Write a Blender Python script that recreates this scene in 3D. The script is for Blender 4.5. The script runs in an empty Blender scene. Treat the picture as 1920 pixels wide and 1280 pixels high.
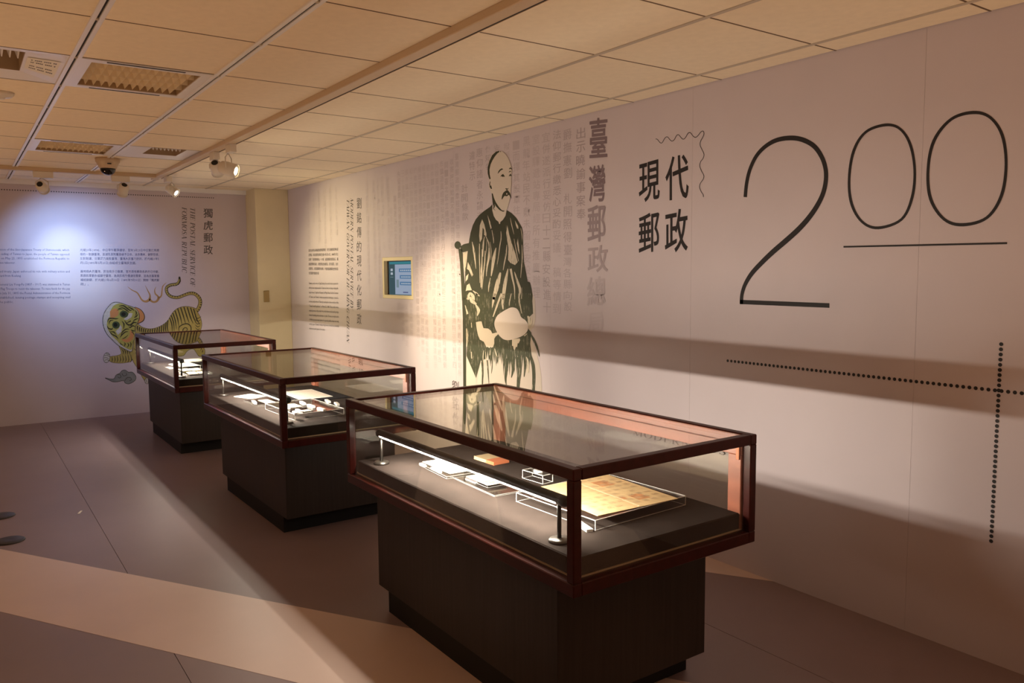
import bpy, bmesh, math, random
from mathutils import Vector, Matrix
from mathutils.geometry import tessellate_polygon

S = bpy.context.scene
COL = S.collection
random.seed(7)
PI = math.pi

# ------------------------------------------------------------------ camera, world, exposure
CAM = Vector((-3.06836, -3.21423, 1.46489))
YAW, PITCH, ROLL, FPX = 0.61114, -0.08945, -0.00782, 1484.77
_cy, _sy, _cp, _sp = math.cos(YAW), math.sin(YAW), math.cos(PITCH), math.sin(PITCH)
FWD = Vector((_sy * _cp, _cy * _cp, _sp))
_r = Vector((_cy, -_sy, 0)); _u = _r.cross(FWD)
RIGHT = math.cos(ROLL) * _r + math.sin(ROLL) * _u
UP = -math.sin(ROLL) * _r + math.cos(ROLL) * _u
cam = bpy.data.cameras.new('camera')
cam.sensor_width = 36.0
cam.lens = FPX * 36.0 / 1920.0
cam.clip_start = 0.05
co = bpy.data.objects.new('camera', cam)
COL.objects.link(co)
_m = Matrix((RIGHT, UP, -FWD)).transposed().to_4x4()
_m.translation = CAM
co.matrix_world = _m
S.camera = co

S.view_settings.view_transform = 'Standard'
S.view_settings.look = 'None'
S.view_settings.exposure = 0.0
S.view_settings.gamma = 1.0
S.view_settings.use_curve_mapping = False
S.cycles.max_bounces = 12
S.cycles.diffuse_bounces = 6
S.cycles.glossy_bounces = 5
S.cycles.transparent_max_bounces = 40
S.cycles.caustics_reflective = False
S.cycles.caustics_refractive = False

AMBIENT = (1.0, 0.56, 0.33)      # warm incandescent glow of the rest of the exhibition hall
AMBIENT_STRENGTH = 0.16
LED_COLOR = (1.0, 0.89, 0.76)
LED_STRENGTH = 140.0

w = bpy.data.worlds.new('hall_glow')
S.world = w
w.use_nodes = True
bg = w.node_tree.nodes['Background']
bg.inputs[0].default_value = (*AMBIENT, 1)
bg.inputs[1].default_value = AMBIENT_STRENGTH


def spot(name, loc, target, power, color, size_deg, blend=0.6, radius=0.03):
    l = bpy.data.lights.new(name, 'SPOT')
    l.energy = power; l.color = color; l.spot_size = math.radians(size_deg)
    l.spot_blend = blend; l.shadow_soft_size = radius
    o = bpy.data.objects.new(name, l)
    COL.objects.link(o)
    o.location = loc
    d = Vector(target) - Vector(loc)
    o.rotation_euler = d.to_track_quat('-Z', 'Y').to_euler()
    return o


def hall_lamp(name, loc, power, color, radius=0.25):
    l = bpy.data.lights.new(name, 'POINT'); l.energy = power; l.color = color; l.shadow_soft_size = radius
    o = bpy.data.objects.new(name, l); COL.objects.link(o); o.location = loc
    return o


# unseen warm spots added left of and behind the camera to brighten the ceiling
WARM = (1.0, 0.60, 0.31)
for k, (x, y, pw) in enumerate(((-3.9, 3.6, 48), (-3.9, 1.0, 50), (-4.0, -1.6, 42), (-2.3, -4.2, 40), (-0.7, -3.6, 44))):
    spot('added_ceiling_glow', (x, y, 0.25), (x + (0.5 if x < -3 else 0.1), y + (0.5 if y < -3 else 0), 2.3), pw, WARM, 150, 0.8, 0.08)

# ------------------------------------------------------------------ measuring from the photograph's pixels
def ray(u, v):
    return FWD + RIGHT * ((u - 960) / FPX) - UP * ((v - 640) / FPX)


def on_x(u, v, x=0.0):
    d = ray(u, v); return CAM + d * ((x - CAM.x) / d.x)


def on_y(u, v, y):
    d = ray(u, v); return CAM + d * ((y - CAM.y) / d.y)


def on_z(u, v, z=0.0):
    d = ray(u, v); return CAM + d * ((z - CAM.z) / d.z)


# ------------------------------------------------------------------ materials
MATS = {}


def mat(name, color, rough=0.6, metal=0.0, spec=0.4, noise=None, bump=None, emit=None, coat=0.0, grain=None):
    """noise=(scale, amount): value variation of the colour; grain=(sx,sy,sz,amount): stretched noise; bump=(scale, strength)"""
    m = bpy.data.materials.new(name); m.use_nodes = True
    nt = m.node_tree; b = nt.nodes['Principled BSDF']
    b.inputs['Base Color'].default_value = (*color, 1)
    b.inputs['Roughness'].default_value = rough
    b.inputs['Metallic'].default_value = metal
    b.inputs['Specular IOR Level'].default_value = spec
    if coat:
        b.inputs['Coat Weight'].default_value = coat
        b.inputs['Coat Roughness'].default_value = 0.12
    if emit:
        b.inputs['Emission Color'].default_value = (*emit[0], 1)
        b.inputs['Emission Strength'].default_value = emit[1]
    tc = nt.nodes.new('ShaderNodeTexCoord')
    if noise or grain:
        n = nt.nodes.new('ShaderNodeTexNoise'); n.inputs['Detail'].default_value = 5
        if grain:
            mp = nt.nodes.new('ShaderNodeMapping'); mp.inputs['Scale'].default_value = grain[:3]
            nt.links.new(tc.outputs['Object'], mp.inputs[0]); nt.links.new(mp.outputs[0], n.inputs['Vector'])
            n.inputs['Scale'].default_value = 1.0; amt = grain[3]
        else:
            nt.links.new(tc.outputs['Object'], n.inputs['Vector'])
            n.inputs['Scale'].default_value = noise[0]; amt = noise[1]
        r = nt.nodes.new('ShaderNodeMapRange')
        r.inputs['From Min'].default_value = 0.3; r.inputs['From Max'].default_value = 0.7
        r.inputs['To Min'].default_value = 1 - amt; r.inputs['To Max'].default_value = 1 + amt
        nt.links.new(n.outputs['Fac'], r.inputs['Value'])
        mx = nt.nodes.new('ShaderNodeVectorMath'); mx.operation = 'SCALE'
        mx.inputs[0].default_value = color
        nt.links.new(r.outputs[0], mx.inputs['Scale'])
        nt.links.new(mx.outputs[0], b.inputs['Base Color'])
    if bump:
        n2 = nt.nodes.new('ShaderNodeTexNoise'); n2.inputs['Scale'].default_value = bump[0]
        n2.inputs['Detail'].default_value = 4
        nt.links.new(tc.outputs['Object'], n2.inputs['Vector'])
        bp = nt.nodes.new('ShaderNodeBump'); bp.inputs['Strength'].default_value = bump[1]
        bp.inputs['Distance'].default_value = 0.004
        nt.links.new(n2.outputs['Fac'], bp.inputs['Height'])
        nt.links.new(bp.outputs[0], b.inputs['Normal'])
    MATS[name] = m
    return m


def emitter(name, color, strength):
    m = bpy.data.materials.new(name); m.use_nodes = True
    nt = m.node_tree; nt.nodes.clear()
    e = nt.nodes.new('ShaderNodeEmission'); o = nt.nodes.new('ShaderNodeOutputMaterial')
    e.inputs[0].default_value = (*color, 1); e.inputs[1].default_value = strength
    nt.links.new(e.outputs[0], o.inputs[0])
    return m


def thin_glass(name, tint, ior=1.45, refl=1.0, rough=0.0):
    """a thin sheet: clear body tinted slightly, fresnel reflection on the surface"""
    m = bpy.data.materials.new(name); m.use_nodes = True
    nt = m.node_tree; nt.nodes.clear()
    o = nt.nodes.new('ShaderNodeOutputMaterial')
    t = nt.nodes.new('ShaderNodeBsdfTransparent'); t.inputs[0].default_value = (*tint, 1)
    g = nt.nodes.new('ShaderNodeBsdfGlossy'); g.inputs['Roughness'].default_value = rough
    lw = nt.nodes.new('ShaderNodeLayerWeight'); lw.inputs['Blend'].default_value = 0.5
    pw = nt.nodes.new('ShaderNodeMath'); pw.operation = 'POWER'; pw.inputs[1].default_value = 5.0
    mr = nt.nodes.new('ShaderNodeMapRange')
    f0 = ((ior - 1) / (ior + 1)) ** 2
    mr.inputs['To Min'].default_value = f0 * refl; mr.inputs['To Max'].default_value = 1.0
    mx = nt.nodes.new('ShaderNodeMixShader')
    nt.links.new(lw.outputs['Facing'], pw.inputs[0]); nt.links.new(pw.outputs[0], mr.inputs['Value'])
    nt.links.new(mr.outputs[0], mx.inputs[0])
    nt.links.new(t.outputs[0], mx.inputs[1]); nt.links.new(g.outputs[0], mx.inputs[2])
    nt.links.new(mx.outputs[0], o.inputs[0])
    return m


WALL_RGB = (0.60, 0.52, 0.56)
M_wall = mat('lavender_wall_print', WALL_RGB, 0.55, noise=(3, 0.02), bump=(60, 0.03), spec=0.3)
M_wallback = mat('wall_substrate', (0.30, 0.27, 0.27), 0.8)
M_column = mat('cream_column_paint', (0.70, 0.60, 0.40), 0.6, noise=(5, 0.03), bump=(80, 0.04))
M_tile = mat('ceiling_tile_white', (0.86, 0.74, 0.57), 0.9, noise=(25, 0.03), bump=(180, 0.15), spec=0.1)
M_joint = mat('ceiling_shadow_joint', (0.17, 0.11, 0.07), 0.9)
M_bar = mat('ceiling_grid_bar', (0.50, 0.42, 0.33), 0.45, spec=0.4)
M_slot = mat('dark_slot', (0.02, 0.018, 0.02), 0.7)
M_white = mat('white_enamel', (0.80, 0.78, 0.80), 0.35)
M_floor = mat('mauve_vinyl_floor', (0.245, 0.178, 0.187), 0.42, noise=(2.5, 0.05), bump=(240, 0.05), spec=0.35)
M_band = mat('beige_vinyl_band', (0.62, 0.475, 0.43), 0.42, noise=(2.5, 0.04), bump=(240, 0.05), spec=0.35)
M_seam = mat('dark_floor_seam', (0.06, 0.05, 0.05), 0.8)
M_lam = mat('dark_oak_laminate', (0.034, 0.027, 0.024), 0.5, grain=(70, 70, 2.0, 0.16), bump=(120, 0.05))
M_plinth = mat('black_toe_kick', (0.008, 0.009, 0.010), 0.6)
M_wood = mat('mahogany_varnish', (0.046, 0.0065, 0.0045), 0.32, grain=(30, 6, 30, 0.25), spec=0.22, coat=0.06)
M_woodlit = mat('mahogany_lit', (0.36, 0.115, 0.065), 0.35, grain=(20, 6, 20, 0.25))  # inner faces of the mahogany, lamplight put into a lighter colour
M_felt = mat('charcoal_felt', (0.032, 0.0235, 0.0205), 0.95, noise=(14, 0.22), bump=(300, 0.2), spec=0.1)
M_felt2 = mat('black_felt_board', (0.018, 0.016, 0.02), 0.95, spec=0.1)
M_glass = thin_glass('case_glass', (0.96, 0.97, 0.945), 1.50, 1.25)
M_acryl = thin_glass('clear_acrylic', (0.95, 0.95, 0.95), 1.40)
M_acedge = mat('block_and_edge_glint', (0.80, 0.78, 0.75), 0.15, spec=0.8)  # white for caption blocks, and for edges with caught light painted in
M_acedge2 = mat('faint_edge_glint', (0.30, 0.29, 0.28), 0.2, spec=0.6)  # fainter painted edge light for the thin risers
M_mirrored = mat('mirrored_envelope_cream', (0.40, 0.30, 0.17), 0.8)  # colours of the envelope mirrored in the glass
M_mirrored_red = mat('mirrored_envelope_red', (0.40, 0.12, 0.05), 0.8)
M_lamp = mat('black_lamp_tube', (0.012, 0.012, 0.013), 0.4)
M_steel = mat('brushed_steel', (0.15, 0.14, 0.13), 0.35, metal=0.9)
M_led = emitter('led_diffuser', LED_COLOR, LED_STRENGTH)
M_led2 = emitter('led_strong_strip', LED_COLOR, LED_STRENGTH * 2.55)
M_led0 = emitter('led_dim_strip', LED_COLOR, LED_STRENGTH * 0.2)
M_paper = mat('white_paper', (0.82, 0.78, 0.72), 0.8)
M_yellow = mat('yellowed_document', (0.72, 0.52, 0.27), 0.8, noise=(16, 0.10))
M_crease = mat('document_crease', (0.78, 0.62, 0.38), 0.8)
M_seal = mat('red_seal_ink', (0.58, 0.28, 0.12), 0.8, noise=(60, 0.25))
M_writ = mat('faded_brush_ink', (0.59, 0.44, 0.26), 0.8)
M_red = mat('red_stripe_ink', (0.62, 0.16, 0.06), 0.8)
M_cream = mat('cream_card', (0.76, 0.66, 0.48), 0.8)
M_ink = mat('black_print_ink', (0.018, 0.014, 0.016), 0.6)
M_ink2 = mat('grey_print_ink', (0.10, 0.085, 0.09), 0.6)
M_beige = mat('beige_track_metal', (0.58, 0.44, 0.30), 0.45)
M_lampwhite = mat('lamp_housing_white', (0.72, 0.66, 0.58), 0.4)
M_black = mat('black_plastic', (0.015, 0.014, 0.013), 0.3)
M_dome = mat('smoked_dome', (0.008, 0.007, 0.006), 0.08, spec=0.6)
M_gold = mat('gold_reflector', (0.42, 0.30, 0.18), 0.4, metal=0.1)
M_louver = mat('lit_gold_louver', (0.80, 0.68, 0.50), 0.35)  # blades paler than the housing, painting the light they catch
M_frame = mat('pale_screen_frame', (0.80, 0.68, 0.42), 0.5)
M_switch = mat('tan_plate', (0.36, 0.25, 0.10), 0.5)
M_disc = mat('dark_floor_disc', (0.035, 0.030, 0.032), 0.45)
M_hinge = mat('brass_hinge', (0.42, 0.13, 0.05), 0.5, metal=0.2)


def ink(name, k, tone=(0.13, 0.075, 0.10)):
    """print ink blended with the wall colour; k = strength of the ink"""
    return mat(name, tuple(WALL_RGB[i] * (1 - k) + tone[i] * k for i in range(3)), 0.55, spec=0.3)


# ------------------------------------------------------------------ mesh helpers
def obj(name, bm, m, parent=None, loc=None, smooth=False, bevel=0.0):
    if bevel:
        bmesh.ops.bevel(bm, geom=[e for e in bm.edges], offset=bevel, segments=1, affect='EDGES', profile=0.5)
    bmesh.ops.recalc_face_normals(bm, faces=bm.faces)
    me = bpy.data.meshes.new(name)
    bm.to_mesh(me); bm.free()
    if smooth:
        for p in me.polygons: p.use_smooth = True
    for mm in (m if isinstance(m, (list, tuple)) else [m]): me.materials.append(mm)
    o = bpy.data.objects.new(name, me)
    COL.objects.link(o)
    if parent: o.parent = parent
    if loc: o.location = loc
    return o


def box_into(bm, x0, x1, y0, y1, z0, z1):
    vs = [bm.verts.new(c) for c in ((x0, y0, z0), (x1, y0, z0), (x1, y1, z0), (x0, y1, z0),
                                    (x0, y0, z1), (x1, y0, z1), (x1, y1, z1), (x0, y1, z1))]
    for f in ((0, 3, 2, 1), (4, 5, 6, 7), (0, 1, 5, 4), (1, 2, 6, 5), (2, 3, 7, 6), (3, 0, 4, 7)):
        bm.faces.new([vs[i] for i in f])


def box(name, b, m, parent=None, bevel=0.0, loc=None):
    bm = bmesh.new(); box_into(bm, *b)
    return obj(name, bm, m, parent, loc, bevel=bevel)


def lathe_into(bm, prof, n=24, axis='z', c=(0, 0, 0)):
    """profile of (r, h) pairs swept around an axis"""
    rings = []
    for r, h in prof:
        ring = []
        for i in range(n):
            a = 2 * PI * i / n
            p = (r * math.cos(a), r * math.sin(a), h)
            if axis == 'y': p = (p[0], p[2], p[1])
            if axis == 'x': p = (p[2], p[0], p[1])
            ring.append(bm.verts.new((p[0] + c[0], p[1] + c[1], p[2] + c[2])))
        rings.append(ring)
    for a, b in zip(rings, rings[1:]):
        for i in range(n):
            bm.faces.new((a[i], a[(i + 1) % n], b[(i + 1) % n], b[i]))
    bm.faces.new(rings[0]); bm.faces.new(rings[-1])


def lathe(name, prof, m, parent=None, n=24, axis='z', c=(0, 0, 0), loc=None, smooth=True):
    bm = bmesh.new(); lathe_into(bm, prof, n, axis, c)
    o = obj(name, bm, m, parent, loc, smooth=False)
    if smooth:
        for p in o.data.polygons: p.use_smooth = len(p.vertices) == 4
    return o


def tube(name, pts, r, m, parent=None, n=10):
    bm = bmesh.new(); prev = None
    pts = [Vector(p) for p in pts]
    for i, p in enumerate(pts):
        d = (pts[min(i + 1, len(pts) - 1)] - pts[max(i - 1, 0)]).normalized()
        a = d.orthogonal().normalized(); b = d.cross(a)
        ring = [bm.verts.new(p + r * (math.cos(2 * PI * k / n) * a + math.sin(2 * PI * k / n) * b)) for k in range(n)]
        if prev:
            for k in range(n): bm.faces.new((prev[k], prev[(k + 1) % n], ring[(k + 1) % n], ring[k]))
        else: bm.faces.new(ring)
        prev = ring
    bm.faces.new(prev)
    return obj(name, bm, m, parent, smooth=True)


def empty(name, loc, rz=0.0):
    o = bpy.data.objects.new(name, None); COL.objects.link(o)
    o.location = loc; o.rotation_euler = (0, 0, rz); o.empty_display_size = 0.1
    return o


def tag(o, label, cat, group=None, kind=None):
    o['label'] = label; o['category'] = cat
    if group: o['group'] = group
    if kind: o['kind'] = kind
    return o


def structure(o): o['kind'] = 'structure'; return o


# flat prints -------------------------------------------------------------
PRINT_BITS = ('coat_stripe', 'gown_fold', 'face_stripe', 'robe_fold', 'toe_line', 'face_ink', 'outline', 'cheek', 'nose_and_ear', 'eye', 'pupil', 'paw', 'hand', 'print', 'writing_line', 'brush_writing', 'character_column')


class Print:
    """collects flat printed shapes lying on a surface; each vertex is a world point"""
    def __init__(s, to_world): s.bm = bmesh.new(); s.tw = to_world;

    def poly(s, pts):
        v = [s.bm.verts.new(s.tw(*p)) for p in pts]
        co_ = [x.co.copy() for x in v]
        for t in tessellate_polygon([co_]):
            try: s.bm.faces.new([v[i] for i in t])
            except ValueError: pass
        return s

    def stroke(s, pts, wd, smooth=True, closed=False):
        """wd: width or list of widths, in the same units as the points"""
        pts = [tuple(p) for p in pts]
        if isinstance(wd, (int, float)): wd = [wd] * len(pts)
        elif len(wd) != len(pts):
            n0 = len(wd) - 1
            wd = [wd[min(int(i / (len(pts) - 1) * n0), n0 - 1)] * (1 - (i / (len(pts) - 1) * n0 - min(int(i / (len(pts) - 1) * n0), n0 - 1)))
                  + wd[min(int(i / (len(pts) - 1) * n0), n0 - 1) + 1] * (i / (len(pts) - 1) * n0 - min(int(i / (len(pts) - 1) * n0), n0 - 1))
                  for i in range(len(pts))]
        if smooth and len(pts) > 2: pts, wd = catmull(pts, wd, closed)
        n = len(pts); L = []; R = []
        for i in range(n):
            if closed: a, b = pts[i - 1], pts[(i + 1) % n]
            else: a, b = pts[max(i - 1, 0)], pts[min(i + 1, n - 1)]
            dx, dy = b[0] - a[0], b[1] - a[1]; l = math.hypot(dx, dy) or 1
            nx, ny = -dy / l * wd[i] / 2, dx / l * wd[i] / 2
            L.append(s.bm.verts.new(s.tw(pts[i][0] + nx, pts[i][1] + ny)))
            R.append(s.bm.verts.new(s.tw(pts[i][0] - nx, pts[i][1] - ny)))
        for i in range(n if closed else n - 1):
            j = (i + 1) % n
            s.bm.faces.new((L[i], R[i], R[j], L[j]))
        return s

    def ellipse(s, cx, cy, rx, ry, rot=0.0, n=20):
        c, d = math.cos(rot), math.sin(rot)
        return s.poly([(cx + rx * math.cos(t) * c - ry * math.sin(t) * d, cy + rx * math.cos(t) * d + ry * math.sin(t) * c)
                       for t in (2 * PI * i / n for i in range(n))])

    def build(s, name, m, parent=None):
        me = bpy.data.meshes.new(name); s.bm.to_mesh(me); s.bm.free(); me.materials.append(m)
        o = bpy.data.objects.new(name, me); COL.objects.link(o)
        if parent: o.parent = parent
        if name in PRINT_BITS: o['kind'] = 'stuff'
        return o


def catmull(pts, wd, closed=False, k=6):
    n = len(pts); P = []; W = []
    for i in range(n if closed else n - 1):
        if closed: q = [pts[(i + j) % n] for j in (-1, 0, 1, 2)]
        else: q = [pts[max(i - 1, 0)], pts[i], pts[i + 1], pts[min(i + 2, n - 1)]]
        for t in range(k):
            t /= k
            P.append(tuple(0.5 * ((2 * q[1][c]) + (-q[0][c] + q[2][c]) * t + (2 * q[0][c] - 5 * q[1][c] + 4 * q[2][c] - q[3][c]) * t * t
                                  + (-q[0][c] + 3 * q[1][c] - 3 * q[2][c] + q[3][c]) * t ** 3) for c in (0, 1)))
            W.append(wd[i] * (1 - t) + wd[(i + 1) % n] * t)
    if not closed: P.append(pts[-1]); W.append(wd[-1])
    return P, W


def smooth_loop(pts, k=4):
    return catmull(pts, [0] * len(pts), True, k)[0]


def crop(ox, oy, sc):
    """pixel of a magnified crop -> pixel of the photograph"""
    return lambda x, y: (ox + x / sc, oy + y / sc)


def wallpt(off, f=None):
    if f: return lambda x, y: on_x(*f(x, y), -off)
    return lambda u, v: on_x(u, v, -off)


def backpt(off, f=None):
    if f: return lambda x, y: on_y(*f(x, y), YB - off)
    return lambda u, v: on_y(u, v, YB - off)


_tc = bpy.data.curves.new('lettering', 'FONT')
_to = bpy.data.objects.new('lettering', _tc)
_cache = {}


def glyphs(body, bold=0.0, shear=0.0, spacing=1.0, res=2):
    key = (body, bold, shear, spacing, res)
    if key not in _cache:
        _tc.body = body; _tc.offset = bold; _tc.shear = shear; _tc.space_character = spacing
        _tc.resolution_u = res; _tc.fill_mode = 'FRONT'; _tc.align_x = 'CENTER' if '\n' in body else 'LEFT'
        if _to.name not in COL.objects: COL.objects.link(_to)
        bpy.context.view_layer.update()
        dg = bpy.context.evaluated_depsgraph_get()
        me = bpy.data.meshes.new_from_object(_to.evaluated_get(dg))
        _cache[key] = ([v.co.copy() for v in me.vertices], [tuple(p.vertices) for p in me.polygons])
        bpy.data.meshes.remove(me)
    return _cache[key]


class Lettering:
    def __init__(s): s.v = []; s.f = []

    def add(s, g, BL, BR, TL, box=None):
        """lay glyph outlines g so that their bounding box (or the given one) fills the parallelogram BL-BR-TL (world points)"""
        v, f = g
        if not v: return
        if box is None:
            xs = [p[0] for p in v]; ys = [p[1] for p in v]; box = (min(xs), max(xs), min(ys), max(ys))
        n = len(s.v); ex = (BR - BL) / (box[1] - box[0]); ey = (TL - BL) / (box[3] - box[2])
        s.v += [BL + ex * (p[0] - box[0]) + ey * (p[1] - box[2]) for p in v]
        s.f += [tuple(i + n for i in q) for q in f]

    def build(s, name, m, parent=None):
        me = bpy.data.meshes.new(name); me.from_pydata(s.v, [], s.f); me.materials.append(m)
        o = bpy.data.objects.new(name, me); COL.objects.link(o)
        if parent: o.parent = parent
        if name in PRINT_BITS: o['kind'] = 'stuff'
        return o


# a contrasted italic serif for the English headings: strokes on a unit cap height
T_, H_ = 0.145, 0.035


def arc(cx, cy, rx, ry, a0, a1, n=14):
    pts = []; wd = []
    for i in range(n + 1):
        a = math.radians(a0 + (a1 - a0) * i / n)
        pts.append((cx + rx * math.cos(a), cy + ry * math.sin(a))); wd.append(H_ + (T_ * 1.1 - H_) * abs(math.cos(a)) ** 1.3)
    return (pts, wd)


def st(x, w=T_, y0=0.0, y1=1.0, serif=True):
    out = [([(x, y0), (x, y1)], w)]
    if serif:
        for y in (y0, y1):
            out.append(([(x - w / 2 - .07, y + (.015 if y == 0 else -.015)), (x + w / 2 + .07, y + (.015 if y == 0 else -.015))], H_))
    return out


def ln(x0, y0, x1, y1, w=H_): return [([(x0, y0), (x1, y1)], w)]


def sf(x, y, h=.12): return ln(x - h, y, x + h, y, H_)


SER = {
    'A': (.78, ln(.08, 0, .40, 1) + ln(.38, 1, .70, 0, T_) + ln(.2, .35, .58, .35) + sf(.08, .015) + sf(.70, .015)),
    'B': (.70, st(.16) + [arc(.30, .75, .25, .24, 90, -90), arc(.30, .26, .30, .25, 90, -90)] + ln(.16, .985, .3, .985) + ln(.16, .5, .3, .5) + ln(.16, .015, .3, .015)),
    'C': (.74, [arc(.42, .5, .32, .49, 50, 310)] + ln(.63, .98, .63, .68)),
    'D': (.82, st(.16) + [arc(.36, .5, .36, .485, 90, -90)] + ln(.16, .985, .36, .985) + ln(.16, .015, .36, .015)),
    'E': (.66, st(.16) + ln(.16, .985, .6, .985) + ln(.16, .5, .45, .5) + ln(.16, .015, .62, .015) + ln(.6, .985, .6, .76) + ln(.62, .015, .62, .26) + ln(.45, .62, .45, .38)),
    'F': (.62, st(.16) + ln(.16, .985, .58, .985) + ln(.16, .5, .45, .5) + ln(.58, .985, .58, .74) + ln(.45, .62, .45, .38)),
    'G': (.80, [arc(.42, .5, .32, .49, 50, 310)] + ln(.63, .98, .63, .68) + ln(.65, .42, .65, .05, T_) + sf(.65, .42)),
    'H': (.86, st(.16) + st(.68) + ln(.16, .5, .68, .5)),
    'I': (.36, st(.17)),
    'L': (.62, st(.16) + ln(.16, .015, .58, .015) + ln(.58, .015, .58, .28)),
    'M': (.98, st(.12, H_) + ln(.13, 1, .46, .02, T_) + ln(.46, .02, .80, 1) + st(.82)),
    'N': (.84, st(.13, H_) + ln(.13, 1, .70, 0, T_) + st(.70, H_, 0, 1, False) + sf(.70, .985)),
    'O': (.82, [arc(.41, .5, .33, .49, 0, 360, 24)]),
    'P': (.66, st(.16) + [arc(.30, .74, .28, .245, 90, -90)] + ln(.16, .985, .3, .985) + ln(.16, .495, .3, .495)),
    'R': (.76, st(.16) + [arc(.30, .75, .26, .235, 90, -90)] + ln(.16, .985, .3, .985) + ln(.16, .515, .34, .515) + ln(.36, .5, .62, .02, T_) + sf(.66, .015, .07)),
    'S': (.60, [([(.50, .78), (.40, .96), (.24, .97), (.12, .84), (.16, .66), (.30, .54), (.46, .40), (.50, .20), (.38, .04), (.22, .03), (.10, .20)],
                 [H_, H_, .06, .11, .13, T_, .14, .11, .06, H_, H_])] + ln(.51, .97, .51, .74) + ln(.09, .03, .09, .26)),
    'T': (.70, st(.35) + ln(.06, .985, .64, .985) + ln(.06, .985, .06, .74) + ln(.64, .985, .64, .74)),
    'U': (.82, st(.16, T_, .25, 1, False) + sf(.16, .985) + [([(.16, .3), (.20, .1), (.40, .015), (.60, .1), (.66, .3)], [T_, .1, .05, H_, H_])] + st(.66, H_, .25, 1, False) + sf(.66, .985)),
    'V': (.76, ln(.08, 1, .40, 0, T_) + ln(.38, 0, .68, 1) + sf(.08, .985) + sf(.68, .985)),
    'W': (1.06, ln(.08, 1, .34, 0, T_) + ln(.34, 0, .56, 1) + ln(.50, 1, .74, 0, T_) + ln(.74, 0, .98, 1) + sf(.08, .985) + sf(.52, .985) + sf(.98, .985)),
    'Y': (.74, ln(.08, 1, .38, .45, T_) + ln(.38, .45, .68, 1) + st(.38, T_, 0, .48, False) + sf(.38, .015) + sf(.08, .985) + sf(.68, .985)),
    '-': (.40, ln(.06, .4, .34, .4, .06)), ' ': (.38, []),
}


def serif(text, slant=0.24, track=0.04):
    """glyph outlines (verts, faces) for a line of the contrasted serif, cap height 1"""
    V = []; F = []; x = 0.0
    for ch in text:
        adv, strokes = SER[ch]
        for pts, wd in strokes:
            if isinstance(wd, (int, float)): wd = [wd] * len(pts)
            n = len(pts); b = len(V)
            for i, p in enumerate(pts):
                a, c = pts[max(i - 1, 0)], pts[min(i + 1, n - 1)]
                dx, dy = c[0] - a[0], c[1] - a[1]; l = math.hypot(dx, dy) or 1
                nx, ny = -dy / l * wd[i] / 2, dx / l * wd[i] / 2
                for sg in (1, -1):
                    yy = p[1] + sg * ny
                    V.append((x + p[0] + sg * nx + slant * yy, yy, 0))
            for i in range(n - 1): F.append((b + 2 * i, b + 2 * i + 1, b + 2 * i + 3, b + 2 * i + 2))
        x += adv + track
    return V, F


# ------------------------------------------------------------------ the room
CEIL, YB, STEP = 2.36847, 5.80, 0.605
XC, XA, XB, XD, XE = -2.60133, -2.02241, -1.415, -0.79582, -0.16664
FAR_L, NEAR = -9.0, -6.5

# floor: loose-laid vinyl sheets with beige bands inlaid
floor = structure(box('floor', (FAR_L, 0.3, NEAR, YB + 0.3, -0.12, -0.004), M_seam))
xs = [FAR_L, -8.147, -6.3, -4.4, -2.457, -0.6, 0.3]
for a, b in zip(xs, xs[1:]):
    box('sheet', (a + 0.0012, b - 0.0012, NEAR, YB + 0.3, -0.004, 0.0), M_floor, floor)


def band(edge0, edge1, y0, y1):
    """strip of floor between two parallel oblique lines given as (point, point)"""
    (a, b), (c, d) = edge0, edge1
    pts = [a, b, d, c]
    bm = bmesh.new()
    v0 = [bm.verts.new((x, y, 0.0)) for x, y in pts]; v1 = [bm.verts.new((x, y, 0.0008)) for x, y in pts]
    bm.faces.new(v1); bm.faces.new(v0[::-1])
    for i in range(4): bm.faces.new((v0[i], v0[(i + 1) % 4], v1[(i + 1) % 4], v1[i]))
    return obj('beige_band', bm, M_band, floor)


n_ = Vector((0.848, 0.530)); d_ = Vector((0.530, -0.848))


def strip(k0, k1, t0, t1):
    q = [n_ * k + d_ * t for k, t in ((k0, t0), (k0, t1), (k1, t1), (k1, t0))]
    band(((q[0].x, q[0].y), (q[1].x, q[1].y)), ((q[3].x, q[3].y), (q[2].x, q[2].y)), 0, 0)


strip(-2.108, -1.579, -6.0, 3.6)
strip(-0.509, -0.120, 0.45, 0.95)

# walls
wr = structure(box('wall_right', (0.014, 0.25, NEAR, YB + 0.3, -0.12, CEIL + 0.3), M_wallback))
SY0, SY1, SZ0, SZ1 = 2.572, 3.137, 1.232, 1.586          # opening of the recessed screen
bm_cut = [NEAR, -5.085, -3.92, -2.755, -1.590, -0.427, 0.738, 1.903, 3.40, 4.60, YB]
for a, b in zip(bm_cut, bm_cut[1:]):
    bm = bmesh.new(); g = 0.0004
    if a < SY0 < b:
        box_into(bm, 0, 0.014, a + g, SY0, 0, CEIL + 0.05); box_into(bm, 0, 0.014, SY1, b - g, 0, CEIL + 0.05)
        box_into(bm, 0, 0.014, SY0, SY1, 0, SZ0); box_into(bm, 0, 0.014, SY0, SY1, SZ1, CEIL + 0.05)
    else:
        box_into(bm, 0, 0.014, a + g, b - g, 0, CEIL + 0.05)
    obj('panel', bm, M_wall, wr)
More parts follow.
